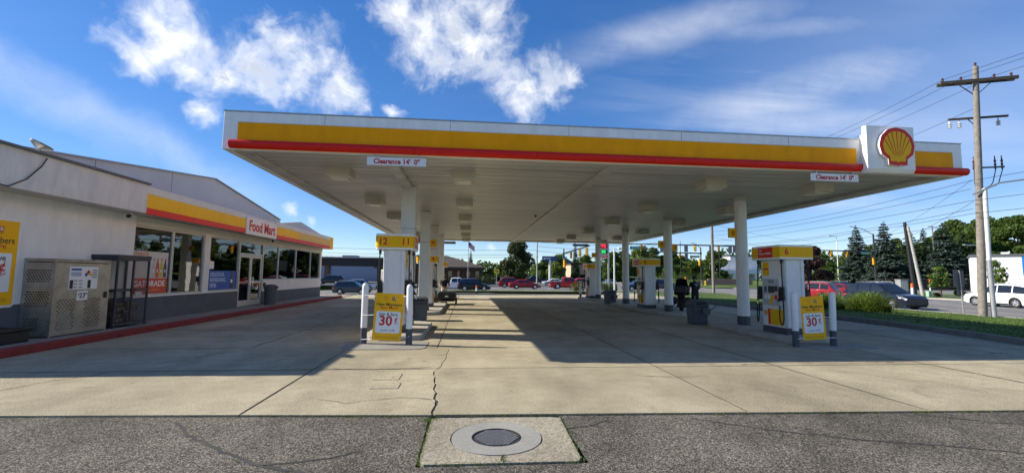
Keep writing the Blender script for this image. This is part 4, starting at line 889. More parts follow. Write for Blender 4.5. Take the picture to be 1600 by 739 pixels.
# yellow offer sign on the store wall
wp = thing('wall_sign', 'yellow thirty cent offer sign framed on the store wall', 'sign', (FX+.03, 10.12, .86)); F4 = face_M((.012, 0, .94), (0, 1, 0), (0, 0, 1))
on_face(MB(), F4, rrect(1.34, 1.92, .10), -.035, -.007).build('frame', white, wp, bevel=.01); poster_face(wp, F4, 1.22, 1.80)
# ================================================================== CAGES AND BIN AT THE STORE
def slotted(mb, M4, w, h, bands, slot=(.052, .022), gap=(.034, .026)):
    """sheet w x h (origin lower left) with staggered slots punched through inside the bands"""
    def rect(x0, x1, y0, y1): mb.quad(*[M4 @ Vector((x, y, 0)) for x, y in ((x0, y0), (x1, y0), (x1, y1), (x0, y1))])
    ycuts = 0
    for (x0, x1, y0, y1) in sorted(bands, key=lambda b: b[2]): pass
    rows = {}
    for (x0, x1, y0, y1) in bands:
        n = int((y1-y0)/(slot[1]+gap[1]))
        for k in range(n):
            yy = round(y0+k*(slot[1]+gap[1]), 4); rows.setdefault(yy, []).append((x0, x1, k))
    y = 0
    for yy in sorted(rows):
        if yy > y: rect(0, w, y, yy)
        x = 0
        for (x0, x1, k) in sorted(rows[yy]):
            xx = x0+(0 if k % 2 else (slot[0]+gap[0])/2)
            while xx+slot[0] < x1: rect(x, xx, yy, yy+slot[1]); x = xx+slot[0]; xx += slot[0]+gap[0]
        rect(x, w, yy, yy+slot[1]); y = yy+slot[1]
    rect(0, w, y, h)
galv = mat('galv_sheet', (.44, .415, .35), .38, .7, var=.28, scale=4)
pc = thing('propane_cage', 'silver slotted metal propane cage with price notice on sidewalk', 'cage', (-9.57, 11.74, .15))
hd, hw, H_ = .30, .76, 1.74
fr = MB()
for x in (-hd, hd):
    for y in (-hw, hw): fr.box(x-.02, x+.02, y-.02, y+.02, 0, H_)
    for z in (.05, H_-.02): fr.box(x-.02, x+.02, -hw+.021, hw-.021, z-.02, z+.02)
for y in (-hw, hw):
    for z in (.05, H_-.02): fr.box(-hd+.021, hd-.021, y-.02, y+.02, z-.02, z+.02)
fr.build('frame', galv, pc)
M_side = face_M((-hd, -hw-.021, .08), (1, 0, 0), (0, 0, 1)); mb = MB(); w = 2*hd
slotted(mb, M_side, w, H_-.14, [(.05, w-.03, .08, .40), (.05, w-.03, .62, 1.0), (.05, w-.03, 1.16, 1.50)], slot=(.036, .024), gap=(.022, .026)); mb.build('side_panel', galv, pc)
M_front = face_M((hd+.021, -hw, .08), (0, 1, 0), (0, 0, 1)); mb = MB()
slotted(mb, M_front, 2*hw, H_-.14, [(.10, .62, .06, .78), (.82, 1.34, .06, .78)]); fo = mb.build('front_panel', galv, pc)
MB().box(-hd-.03, hd+.03, -hw-.03, hw+.03, H_+.002, H_+.03).build('top_panel', galv, pc, bevel=.008)
MB().box(-hd, hd, -hw+.03, hw-.03, .06, .075).build('floor_panel', galv, pc); MB().box(-hd-.03, -hd-.021, -hw, hw, .05, H_).build('shade_back_panel', rubber, pc); MB().box(-hd, hd, hw+.021, hw+.03, .05, H_).build('shade_far_panel', rubber, pc); MB().box(-hd+.021, hd-.021, -hw+.021, hw-.021, .80, .81).build('shelf', rubber, pc)  # black sheets inside stand in for the shade seen through the slots
MB().box(hd+.022, hd+.05, hw-.14, hw-.06, .82, .98).build('latch', black, pc, bevel=.008)
nb = MB().box(hd+.023, hd+.027, -.42, .38, 1.06, 1.60).build('notice', printwhite, pc)
nx = hd+.0285
Fn = lambda y, z, d=0: face_M((nx+d, y, z), (0, 1, 0), (0, 0, 1))
on_face(MB(), Fn(-.24, 1.53), rrect(.28, .05, .002), 0, .001).build('notice_print', mat('notice_blue', (.03, .10, .32), .6), nb)
on_face(MB(), Fn(-.24, 1.42), rrect(.28, .10, .002), 0, .001).build('notice_print', mat('notice_pale', (.40, .45, .55), .6), nb)
for k, (dx, dy, mm) in enumerate(((0, .06, printred), (-.06, 0, mat('notice_blue', (0, 0, 0))), (.06, 0, mat('hazard_yellow', (.75, .55, .05), .6)), (0, -.06, printwhite))):
    on_face(MB(), Fn(.10+dx, 1.41+dy), [(0, -.056), (.056, 0), (0, .056), (-.056, 0)], 0, .0012).build('hazard_diamond', mm, nb)
for k in range(5): on_face(MB(), Fn(.28, 1.52-.045*k), rrect(.15, .018, .002), 0, .001).build('notice_print', printblack, nb)
for y in (-.35, -.0+.14): on_face(MB(), Fn(y, 1.18), rrect(.09, .2, .002), 0, .001).build('notice_print', printblack, nb)
for k in range(3):
    for j in range(2): on_face(MB(), Fn(-.24+.14*j, 1.11+.075*k), rrect(.10, .04, .002), 0, .001).build('notice_print', mat('notice_grey', (.42, .42, .42), .6), nb)
pn = MB().box(hd+.023, hd+.027, -.17, .13, .80, 1.02).build('price_tag', printwhite, pc)
text('$', .08, printblack, pn, Fn(-.125, .93), .0, depth=.0008); text('23', .17, printblack, pn, Fn(-.025, .905), .02, depth=.0008); text('99', .075, printblack, pn, Fn(.085, .94), .01, depth=.0008)
tank = thing('propane_tank', 'white propane tank standing inside the slotted metal cage', 'gas tank', (-9.6, 11.3, .225), 0, 'propane tanks in the cage')
MB().lathe([(.02, 0), (.12, 0), (.15, .06), (.15, .30), (.12, .37), (.03, .40)], 16).build('body', printwhite, tank, smooth=True); MB().lathe([(.1, .36), (.1, .47), (.09, .47), (.09, .37)], 14).build('collar', printwhite, tank); MB().cyl((0, 0, .39), (0, 0, .45), .02, n=8).build('valve', chrome, tank)
for y in (11.7, 12.1): c = copy_tree(tank); c.location.y = y
fc = thing('mesh_cage', 'dark grey wire mesh cage holding firewood beside the first window', 'cage', (-9.56, 13.33, .15))
hd, hw, H_ = .30, .58, 1.84; cg = mat('cage_paint', (.045, .05, .058), .5, var=.2)
fr = MB()
for x in (-hd, hd):
    for y in ((-hw, hw) if x < 0 else (-hw, 0, hw)): fr.box(x-.022, x+.022, y-.022, y+.022, 0, H_)
    for z in (.08, .98, H_-.02): fr.box(x-.02, x+.02, -hw+.023, hw-.023, z-.022, z+.022)
for y in (-hw, hw):
    for z in (.08, .98, H_-.02): fr.box(-hd+.023, hd-.023, y-.02, y+.02, z-.022, z+.022)
fr.build('frame', cg, fc)
MB().box(-hd-.04, hd+.04, -hw-.04, hw+.04, H_, H_+.10).build('top_panel', cg, fc, bevel=.01); MB().box(-hd, hd, -hw+.03, hw-.03, .10, .12).build('floor_panel', cg, fc); MB().box(-hd+.03, hd-.03, -hw+.03, hw-.03, .965, .98).build('shelf', cg, fc)
me_ = MB()
def meshpanel(o, u, v, W_, Hh, st=.055):
    o, u, v = Vector(o), Vector(u), Vector(v); k = -Hh
    while k < W_:
        for sgn in (1, -1):
            a0, b0 = (k, 0), (k+Hh, Hh)
            t0 = max(0, -k); t1 = min(Hh, W_-k)
            if t1 > t0:
                pa, pb = (k+t0, t0), (k+t1, t1)
                if sgn < 0: pa, pb = (W_-pa[0], pa[1]), (W_-pb[0], pb[1])
                me_.tube([o+u*pa[0]+v*pa[1], o+u*pb[0]+v*pb[1]], .003, 3)
        k += st
for z0, z1 in ((.1, .96), (1.0, 1.8)):
    meshpanel((hd+.01, -hw, z0), (0, 1, 0), (0, 0, 1), 2*hw, z1-z0); meshpanel((-hd, -hw-.01, z0), (1, 0, 0), (0, 0, 1), 2*hd, z1-z0)
tag(me_.build('wire_mesh', cg, fc), kind='stuff')
MB().box(hd+.023, hd+.05, -.10, .02, .90, 1.02).build('latch', black, fc); MB().box(hd+.023, hd+.027, .1, .34, .82, .93).build('price_tag', mat('tag_grey', (.4, .4, .4), .6), fc)
logm = mat('split_wood', (.24, .15, .085), .9, var=.4, scale=10, bump=.4)
for k, (y, z, wh) in enumerate(((13.05, .27, 'lower left'), (13.58, .27, 'lower right'), (13.05, .58, 'middle left'), (13.58, .58, 'middle right'))):
    t = thing('firewood_bundle', 'bundle of split firewood in the mesh cage, %s of four' % wh, 'firewood', (-9.56, y, z), 0, 'firewood bundles in the cage')
    for i in range(7):
        a = random.uniform(0, 3); yy = -.15+.1*(i % 4)+random.uniform(-.01, .01); zz = .06+.12*(i//4)
        pl = [(yy+.06*math.cos(a+q), zz+.055*math.sin(a+q)) for q in (0, 1.7, 3.4, 4.9)]
        MB().prism(pl, -.2+random.uniform(-.02, .02), .2+random.uniform(-.02, .02), 'x').build('log', logm, t)
    MB().box(-.012, .012, -.24, .24, .0, .004).build('strap', rubber, t)
dk = thing('black_crate', 'low black plastic crate on sidewalk below the wall sign', 'crate', (-9.5, 10.05, .15))
MB().box(-.3, .3, -.42, .42, 0, .24).build('body', black, dk, bevel=.03); MB().box(-.33, .33, -.45, .45, .241, .29).build('lid', black, dk, bevel=.015)
bn = thing('round_bin', 'round dark grey bin with domed lid beside the store doors', 'bin', (-9.38, 22.35, .15))
MB().lathe([(.02, 0), (.25, 0), (.27, .72), (.02, .725)], 24).build('body', bingrey, bn, smooth=True); MB().lathe([(.29, .72), (.30, .78), (.29, .86), (.22, .94), (.02, .96)], 24).build('lid', bingrey, bn, smooth=True)
MB().box(.2, .305, -.13, .13, .77, .87).build('flap', black, bn)
MB().box(-9.88, -9.82, 22.95, 23.15, 1.0, 1.2)
ob = MB().box(0, .06, -.07, .07, 0, .2).build('wall_box', black, None, loc=(FX+.001, 22.80, .98)); tag(ob, 'small black ash box mounted on wall by doors', 'wall box')
# ================================================================== VEHICLES
def interp(tab, x):
    if x <= tab[0][0]: return tab[0][1]
    for (xa, za), (xb, zb) in zip(tab, tab[1:]):
        if x <= xb: return za+(zb-za)*(x-xa)/(xb-xa)
    return tab[-1][1]
STY = {
 'suv':   dict(L=4.62, W=1.86, H=1.70, wb=2.70, fo=.92, r=.355, top=[(-2.31, .88), (-2.2, .97), (-1.2, 1.02), (.95, 1.02), (1.5, .99), (2.1, .87), (2.31, .72)], gh=[(-2.22, 1.0), (-1.75, 1.60), (-1.2, 1.68), (.0, 1.70), (.35, 1.66), (1.18, 1.03)], wins=[(-1.78, -1.12), (-1.02, -.16), (-.06, .82)]),
 'bigsuv': dict(L=4.80, W=1.93, H=1.79, wb=2.79, fo=.98, r=.375, top=[(-2.45, .90), (-2.36, 1.0), (-1.2, 1.06), (1.0, 1.05), (1.55, 1.03), (2.2, .93), (2.45, .74)], gh=[(-2.38, 1.02), (-2.05, 1.63), (-1.4, 1.75), (-.2, 1.79), (.35, 1.75), (1.25, 1.06)], wins=[(-1.98, -1.22), (-1.12, -.2), (-.1, .85)]),
 'sedan': dict(L=4.85, W=1.85, H=1.46, wb=2.83, fo=.95, r=.335, top=[(-2.42, .82), (-2.3, .95), (-1.4, .97), (1.0, .92), (1.6, .86), (2.2, .74), (2.42, .62)], gh=[(-1.95, .96), (-1.1, 1.38), (-.5, 1.45), (.1, 1.45), (.4, 1.41), (1.3, .93)], wins=[(-1.25, -.28), (-.18, .85)]),
 'pickup': dict(L=5.75, W=1.98, H=1.88, wb=3.65, fo=.95, r=.41, top=[(-2.87, 1.10), (-2.8, 1.12), (-.85, 1.12), (-.84, 1.16), (1.2, 1.16), (1.4, 1.15), (2.6, 1.05), (2.87, .85)], gh=[(-.88, 1.14), (-.72, 1.80), (-.4, 1.86), (.5, 1.87), (.75, 1.82), (1.42, 1.16)], wins=[(-.62, .16), (.26, 1.02)], bed=(-2.72, -.98)),
}
def wheel(r, w, parent, x, y, side):
    t = MB().cyl((0, -w/2, 0), (0, w/2, 0), r, n=24, cap=False)
    # rounded tyre by lathe about y
    prof = [(r*.62, -w/2), (r*.90, -w/2), (r*.985, -w*.36), (r, 0), (r*.985, w*.36), (r*.90, w/2), (r*.62, w/2)]
    n = 24; vs = []; fs = []
    for pr, py in prof:
        for k in range(n): a = 2*math.pi*k/n; vs.append((pr*math.cos(a), py, pr*math.sin(a)))
    for i in range(len(prof)-1):
        for k in range(n): fs.append((i*n+k, i*n+(k+1) % n, (i+1)*n+(k+1) % n, (i+1)*n+k))
    wo_ = bpy.data.objects.new('wheel', None); COL.objects.link(wo_); wo_.parent = parent; wo_.location = (x, y, r); wo_.empty_display_size = .1
    MB().add(vs, fs).build('tyre', rubber, wo_, smooth=True)
    yo = side*w*.5; rm = MB()
    rm.cyl((0, yo-side*.10, 0), (0, yo-side*.07, 0), r*.63, n=20)
    for k in range(5):
        a = 2*math.pi*k/5+.3; rm.bar((math.cos(a)*r*.08, yo-side*.02, math.sin(a)*r*.08), (math.cos(a)*r*.6, yo-side*.035, math.sin(a)*r*.6), .085, .03, up=(0, 1, 0))
    rm.cyl((0, yo-side*.05, 0), (0, yo-side*.008, 0), r*.16, n=12); n2 = 20
    vs = []; fs = []
    for pr, py in ((r*.60, yo-side*.05), (r*.655, yo-side*.01), (r*.655, yo-side*.06)):
        for k in range(n2): a = 2*math.pi*k/n2; vs.append((pr*math.cos(a), py, pr*math.sin(a)))
    for i in range(2):
        for k in range(n2): fs.append((i*n2+k, i*n2+(k+1) % n2, (i+1)*n2+(k+1) % n2, (i+1)*n2+k))
    rm.add(vs, fs); rm.build('rim', mat('alloy', (.62, .63, .64), .3, .8, var=.06), wo_)
def paint(name, c, metal=.05): return mat('paint_'+name, c, .2, metal, var=.03, coat=.12, spec=.4)
def car(style, pm, label, loc, heading, cat='car', low=False, bedm=None):
    """heading: angle of the car's nose in the ground plane (0 = +X)"""
    S = STY[style]; t = thing('pickup_truck' if style == 'pickup' else 'car', label, cat, loc, heading, 'vehicles on the roads')
    Lh, Wd, H, r = S['L']/2, S['W']/2, S['H'], S['r']; xf = Lh-S['fo']; xr = xf-S['wb']; sill = .27 if style == 'pickup' else .23; ra = r*1.14
    xs = set(np.linspace(-Lh, Lh, 34).round(4))
    for xw in (xf, xr):
        for a in np.linspace(0, math.pi, 15): xs.add(round(xw+ra*math.cos(a), 4))
        xs |= {round(xw+ra+.004, 4), round(xw-ra-.004, 4)}
    for q, _ in S['top']: xs.add(round(q, 4))
    xs = sorted(xs)
    def zb(x):
        b = sill + (.10*max(0, (abs(x)-Lh+.45)/.45)**2)
        for xw in (xf, xr):
            d = abs(x-xw)
            if d <= ra+1e-6: b = max(b, r+math.sqrt(max(0, ra*ra-d*d)))
        return b
    def wpl(x):
        e = max(0, (abs(x)-(Lh-.75))/.75); k = .20 if x > 0 else .13
        return Wd*(1-k*e**2.4)
    def wz(z, zt): return 1-.075*((z-.62)/.6)**2 if z < zt-.001 else 1-.075*((z-.62)/.6)**2-.02
    vs = []; fs = []; K = 8
    for x in xs:
        b, tz = zb(x), interp(S['top'], x); w = wpl(x); row = []
        for q in (0, .22, .45, .68, .86, .96, 1.0):
            z = b+(tz-b)*q; shr = (0, 0, 0, 0, 0, .012, .045)[int(round([0, .22, .45, .68, .86, .96, 1.0].index(q)))]
            row.append((x, w*wz(z, tz)-shr, z - (0.0 if q < 1 else .0)))
        half = row+[(x, w*.5, tz+.018), (x, 0, tz+.026)]
        full = half+[(x, -yy, zz) for (_, yy, zz) in half[-2::-1]]; vs += full
    n = len(full)
    for i in range(len(xs)-1):
        for k in range(n-1): fs.append((i*n+k, i*n+k+1, (i+1)*n+k+1, (i+1)*n+k))
    fs.append(tuple(range(n))); fs.append(tuple(range((len(xs)-1)*n, len(xs)*n)))
    body = MB().add(vs, fs).build('body', pm, t, smooth=True)
    MB().box(-Lh+.12, Lh-.12, -Wd*.86, Wd*.86, .20, .66).build('underbody', rubber, t)
    # greenhouse shell
    G = S['gh']; belt_w = Wd*.935; vs = []; fs = []
    gx = sorted(set([g[0] for g in G]+list(np.linspace(G[0][0], G[-1][0], 12).round(4))))
    beltz = lambda x: interp(S['top'], x)-.02
    def gw(z): tt = max(0, (z-1.0))/(H-1.0); return belt_w*(1-.20*min(1, tt)**1.15)
    for x in gx:
        z = interp(G, x); b = min(beltz(x), z-.005); w = gw(z)
        half = [(x, belt_w, b), (x, (belt_w+w)/2+.012, (b+z)/2), (x, w-.015, z-.05*min(1, (z-b)/.3)), (x, w-.10, z), (x, 0, z+.025*min(1, (z-b)/.3))]
        vs += half+[(xx, -yy, zz) for xx, yy, zz in half[-2::-1]]
    n = 9
    for i in range(len(gx)-1):
        for k in range(n-1): fs.append((i*n+k, i*n+k+1, (i+1)*n+k+1, (i+1)*n+k))
    fs.append(tuple(range(n))); fs.append(tuple(range((len(gx)-1)*n, len(gx)*n)))
    MB().add(vs, fs).build('cabin', pm, t, smooth=True)
    # side glass
    for s in (-1, 1):
        for wi, (a, b) in enumerate(S['wins']):
            def pt(x, f):
                z1 = interp(G, x)-.09; z0 = beltz(x)+.075; z = z0+(max(z1, z0+.02)-z0)*f
                tt = (z-beltz(x))/max(.05, (interp(G, x)-beltz(x))); top_w = gw(interp(G, x))
                y = belt_w+(top_w-belt_w)*tt + .012*4*tt*(1-tt)*.9 + .014
                return (x, s*y, z)
            m_ = MB(); ks = 5
            lo = [pt(a+(b-a)*k/ks, 0) for k in range(ks+1)]; md = [pt(a+(b-a)*k/ks, .5) for k in range(ks+1)]; hi = [pt(a+(b-a)*k/ks, 1) for k in range(ks+1)]
            m_.add(lo+md+hi, [(k, k+1, ks+2+k, ks+1+k) for k in range(ks)]+[(ks+1+k, ks+2+k, 2*ks+3+k, 2*ks+2+k) for k in range(ks)])
            m_.build('side_window', carglass, t, smooth=True)
        if not low:
            for (a, b) in S['wins'][-2:]: MB().box(a+.06, a+.22, s*(Wd*.985)-.012, s*(Wd*.985)+.014, .90, .925).build('door_handle', pm if style != 'sedan' else chrome, t)
            for (a, b) in S['wins'][-2:]:
                MB().box(a-.055, a-.047, s*Wd*.99-.003, s*Wd*.99+.004, .40, .93).build('door_gap', rubber, t)
        mx_ = S['wins'][-1][1]+.05; MB().box(mx_-.02, mx_+.10, s*(Wd*.97), s*(Wd*.97+.17), beltz(mx_)+.05, beltz(mx_)+.20).build('wing_mirror', pm, t, bevel=.03)
        MB().box(-Lh+.45 if False else xr+ra+.02, xf-ra-.02, s*Wd*.955-.03, s*Wd*.955+.025, sill-.01, sill+.10).build('sill_trim', rubber, t, bevel=.01)
        hl = MB(); hz = interp(S['top'], Lh-.1); zc = hz-.10
        pts = []
        for x, zz in ((Lh-.03, zc+.02), (Lh-.14, zc+.06), (Lh-.50, zc+.12), (Lh-.48, zc+.02), (Lh-.12, zc-.09), (Lh-.03, zc-.07)):
            pts.append((x+.012, s*(wpl(x)*wz(zz, 9)+.010), zz))
        inner = (Lh+.018, s*wpl(Lh)*.62, zc+.0); inner2 = (Lh+.018, s*wpl(Lh)*.66, zc-.07)
        hl.add(pts+[inner, inner2], [(0, 1, 2, 3, 4, 5), (0, 6, 7, 5)]); hl.build('headlight', mat('headlight', (.70, .72, .74), .12, .3, var=.1), t)
        tl = MB(); tz_ = interp(S['top'], -Lh+.1)-.03; p2 = [(-Lh-.01, s*(wpl(-Lh)*.98), tz_-.02), (-Lh+.30, s*(wpl(-Lh+.3)*wz(tz_, 9)+.012), tz_+.02), (-Lh+.28, s*(wpl(-Lh+.28)*wz(tz_-.14, 9)+.012), tz_-.12), (-Lh-.012, s*(wpl(-Lh)), tz_-.2), (-Lh-.018, s*wpl(-Lh)*.62, tz_-.03), (-Lh-.018, s*wpl(-Lh)*.66, tz_-.19)]
        tl.add(p2, [(0, 1, 2, 3), (0, 4, 5, 3)]); tl.build('taillight', mat('taillight', (.42, .01, .012), .2, var=.1), t)
    # windscreen and rear glass
    (xa, za), (xb, zb_) = G[-1], G[-2]
    def slopeglass(x0, z0, x1, z1, nm):
        dx, dz = x1-x0, z1-z0; n = Vector((dz, 0, -dx)).normalized(); n = n if n.z > 0 else -n
        pts = []
        for f, wi in ((.08, belt_w*.90), (.92, gw(z1)*.84)):
            for q in (-1, -.5, 0, .5, 1): pts.append(Vector((x0+dx*f, wi*q, z0+dz*f))+n*(.014+.03*(1-q*q)*.6))
        MB().add(pts, [(k, k+1, 6+k, 5+k) for k in range(4)]).build(nm, carglass, t, smooth=True)
    slopeglass(xa-.02, beltz(xa)+.04, xb, zb_, 'windscreen'); slopeglass(G[0][0], beltz(G[0][0])+.03, G[1][0], G[1][1], 'rear_window')
    fz = interp(S['top'], Lh)
    MB().box(Lh-.06, Lh+.022, -wpl(Lh)*.60, wpl(Lh)*.60, fz-.26, fz-.07).build('grille', black, t, bevel=.02)
    MB().box(Lh-.12, Lh+.03, -wpl(Lh)*.9, wpl(Lh)*.9, .33, .45).build('front_bumper', rubber, t, bevel=.03)
    MB().box(-Lh-.03, -Lh+.12, -wpl(Lh)*.9, wpl(Lh)*.9, .36, .52).build('rear_bumper', rubber if style != 'pickup' else chrome, t, bevel=.03)
    MB().box(-Lh-.036, -Lh-.028, -.16, .16, .62, .77).build('number_plate', printwhite, t)
    if style in ('suv', 'bigsuv'):
        for s in (-1, 1): MB().tube([(-1.5, s*.62, H+.0), (-1.4, s*.62, H+.055), (.1, s*.62, H+.06), (.25, s*.62, H+.005)], .016, 6).build('roof_rail', steel, t)
    if S.get('bed'): MB().box(S['bed'][0], S['bed'][1], -Wd*.82, Wd*.82, 1.125, 1.165).build('bed_cover' if bedm else 'bed', bedm or rubber, t)
    if bedm: MB().add([(x, s_*y, z) for s_ in (-1, 1) for x, y, z in ((-2.8, Wd*.93, .86), (-1.0, Wd*1.0, .86), (-1.0, Wd*.99, 1.12), (-2.8, Wd*.92, 1.1))]+[(-2.88, -Wd*.86, .62), (-2.88, Wd*.86, .62), (-2.875, Wd*.86, 1.1), (-2.875, -Wd*.86, 1.1)], [(0, 1, 2, 3), (4, 5, 6, 7), (8, 9, 10, 11)]).build('bed_side', bedm, t)
    for x in (xf, xr):
        for s in (-1, 1): wheel(r, .24, t, x, s*(Wd-.135), s)
    return t
pnav = paint('navy', (.010, .014, .032)); pgrey = paint('grey', (.055, .060, .070)); psil = paint('silver', (.40, .42, .45), .6); pwhite = paint('white', (.78, .78, .76), 0)
pblack = paint('black', (.012, .012, .014)); predd = paint('maroon', (.22, .012, .018)); pred = paint('red', (.30, .008, .018)); pbright = paint('bright_red', (.55, .016, .012)); pblue = paint('blue', (.03, .06, .13)); pdk = paint('charcoal', (.024, .026, .030))
UP, DN, RT, LT = math.pi/2, -math.pi/2, 0, math.pi
car('bigsuv', pnav, 'navy SUV driving toward camera behind the grassy shrub', (29.75, 29.2, ZR), DN+.03, 'SUV')
car('bigsuv', pwhite, 'white SUV driving on the road beyond the utility pole', (42.0, 30.9, ZR), UP-.06, 'SUV')
car('suv', pred, 'red SUV on the road seen right of pump 6', (PX(1266, 41), 41, ZR), UP+.5, 'SUV')
car('bigsuv', pdk, 'dark SUV queued right behind the navy SUV', (PX(1345, 56), 52.5, ZR), DN+.1, 'SUV')
car('sedan', predd, 'maroon sedan with bright headlamp glint behind the red SUV', (PX(1316, 52), 52, ZR), DN+.2, 'sedan')
car('suv', pdk, 'dark SUV far back right of the red SUV', (PX(1298, 60), 58, ZR), DN, 'SUV', True)
car('suv', pgrey, 'dark grey SUV on the cross road between store and left pump', (PX(551, 60), 60, zc(PX(551, 60))), RT, 'SUV')
car('bigsuv', psil, 'silver SUV just behind the dark grey SUV', (PX(566, 77), 77, zc(PX(566, 77))), RT, 'SUV')
car('suv', pdk, 'charcoal SUV parked by the drive-through beyond the store', (PX(521, 88), 86, -.32), LT, 'SUV')
car('pickup', pwhite, 'white pickup truck right of the left columns', (PX(713, 67.5), 67.5, zc(-1.5)), RT, 'pickup')
car('suv', pblack, 'black SUV on the cross road beside orange marker post', (PX(741, 63), 63, zc(1.2)), RT, 'SUV')
car('suv', pred, 'red SUV partly hidden behind the red sedan', (PX(800, 75), 75, ZR), RT, 'SUV')
car('sedan', pred, 'red sedan on the cross road under the big tree', (PX(820, 68), 68, ZR), RT, 'sedan')
car('sedan', pwhite, 'white sedan parked below the blue bank sign', (PX(859, 100), 96, -.33), LT, 'sedan', True)
car('pickup', pblack, 'black pickup parked far off behind the stone sign wall', (PX(832, 112), 108, -.1), LT, 'pickup', True)
car('pickup', pbright, 'red pickup with dark bed left of the farthest right pump', (PX(886, 70), 70, ZR), RT, 'pickup', bedm=pblack)
car('suv', pbright, 'bright red SUV ahead of the red pickup', (PX(915, 75), 75, ZR), RT, 'SUV', True)
car('sedan', psil, 'silver car far off between the price sign and column', (PX(948, 92), 90, ZR), DN, 'sedan', True)
car('suv', pblue, 'blue SUV seen just left of pump 4', (PX(990, 64), 62, ZR), LT, 'SUV', True)
car('suv', pgrey, 'grey SUV seen just right of pump 4', (PX(1029, 70), 69, ZR), RT, 'SUV', True)
car('sedan', pblue, 'small blue car on the road behind pump 6', (PX(1186, 58), 54, ZR), UP, 'sedan', True)
# ================================================================== PEOPLE AND THEIR MACHINES
BODIES = []
skin = mat('skin', (.42, .24, .16), .6, var=.08); hairm = mat('hair', (.022, .017, .013), .7, var=.2); shirt = mat('black_shirt', (.014, .014, .016), .85, var=.2, bump=.2); jeans = mat('dark_jeans', (.018, .022, .035), .85, var=.2); pale = mat('pale_shorts', (.62, .62, .60), .85, var=.1); boots = mat('boots', (.014, .013, .012), .7)
def person(label, loc, rz, J, zones):
    t = thing('person', label, 'person', loc, rz)
    V = []; E_ = []; Rr = []; idx = {}
    def add(nm, p, r, par=None):
        idx[nm] = len(V); V.append(p); Rr.append(r)
        if par is not None: E_.append((idx[par], idx[nm]))
    add('pelvis', J['pelvis'], .155); pv = Vector(J['pelvis']); nk = Vector(J['neck'])
    add('waist', pv.lerp(nk, .32), .145, 'pelvis'); add('chest', pv.lerp(nk, .68), .165, 'waist'); add('neckb', pv.lerp(nk, .93), .10, 'chest'); add('neck', nk+Vector((0, 0, .03)), .058, 'neckb')
    hd_ = Vector(J['head']); fw = Vector((0, -1, 0)) if 'face' not in J else Vector(J['face']).normalized()
    add('head1', hd_+Vector((0, 0, -.06)), .082, 'neck'); add('head2', hd_+Vector((0, 0, .03)), .098, 'head1'); add('head3', hd_+Vector((0, 0, .10)), .070, 'head2'); add('nose', hd_+fw*.112+Vector((0, 0, -.01)), .014, 'head2')
    add('chin', hd_+fw*.06+Vector((0, 0, -.095)), .035, 'head1')
    for s in ('l', 'r'):
        sh, el, wr = Vector(J['sh_'+s]), Vector(J['el_'+s]), Vector(J['wr_'+s])
        add('sh'+s, sh, .075, 'chest'); add('el'+s, el, .046, 'sh'+s); add('wr'+s, wr, .030, 'el'+s)
        d = (wr-el).normalized(); sd = d.cross(Vector((0, 1, .2))).normalized(); add('palm'+s, wr+d*.06, .038, 'wr'+s)
        for k, (o, ln) in enumerate(((-.027, .072), (-.009, .082), (.009, .077), (.027, .060))):
            a = wr+d*.085+sd*o; add('f%d%s' % (k, s), a, .010, 'palm'+s); b_ = a+d*ln*.55+Vector((0, 0, -.012)); add('g%d%s' % (k, s), b_, .009, 'f%d%s' % (k, s)); add('h%d%s' % (k, s), b_+d*ln*.3+Vector((0, 0, -.025)), .008, 'g%d%s' % (k, s))
        add('th'+s, wr+d*.05-sd*.05, .011, 'palm'+s); add('tt'+s, wr+d*.09-sd*.062, .009, 'th'+s)
        hp, kn, an, to = [Vector(J[q+s]) for q in ('hp_', 'kn_', 'an_', 'to_')]
        add('hp'+s, hp, .105, 'pelvis'); add('kn'+s, kn, .066, 'hp'+s); add('an'+s, an, .042, 'kn'+s); add('to'+s, to, .040, 'an'+s)
    me = bpy.data.meshes.new('body'); me.from_pydata([tuple(v) for v in V], E_, []); o = bpy.data.objects.new('body_skin', me); COL.objects.link(o)
    sk = o.modifiers.new('skin', 'SKIN'); sk.use_smooth_shade = True
    for i, sv in enumerate(me.skin_vertices[0].data): sv.radius = (Rr[i], Rr[i]); sv.use_root = (i == 0)
    ss = o.modifiers.new('sub', 'SUBSURF'); ss.levels = 2; ss.render_levels = 2
    BODIES.append((o, t, zones, J))
    hc = Vector(J['head'])
    hb = MB().lathe([(.01, .155), (.06, .142), (.098, .10), (.116, .04), (.117, -.02), (.108, -.03)], 16, c=(hc.x-fw.x*.018, hc.y-fw.y*.018, hc.z+.01)); hb.build('hair', hairm, t, smooth=True)
    for s in (-1, 1):
        r3 = Vector((-fw.y, fw.x, 0)); e = hc+fw*.088+r3*s*.034+Vector((0, 0, .015)); MB().lathe([(.002, -.01), (.011, 0), (.002, .01)], 8, c=tuple(e)).build('eye', printblack, t)
        er = hc+r3*s*.102+Vector((0, 0, -.005)); MB().lathe([(.006, -.03), (.016, .0), (.006, .03)], 8, c=tuple(er)).build('ear', skin, t)
    mo = hc+fw*.098+Vector((0, 0, -.055)); MB().box(mo.x-.02, mo.x+.02, mo.y-.006, mo.y+.006, mo.z-.004, mo.z+.004).build('mouth', mat('lips', (.25, .09, .08), .6), t)
    return t
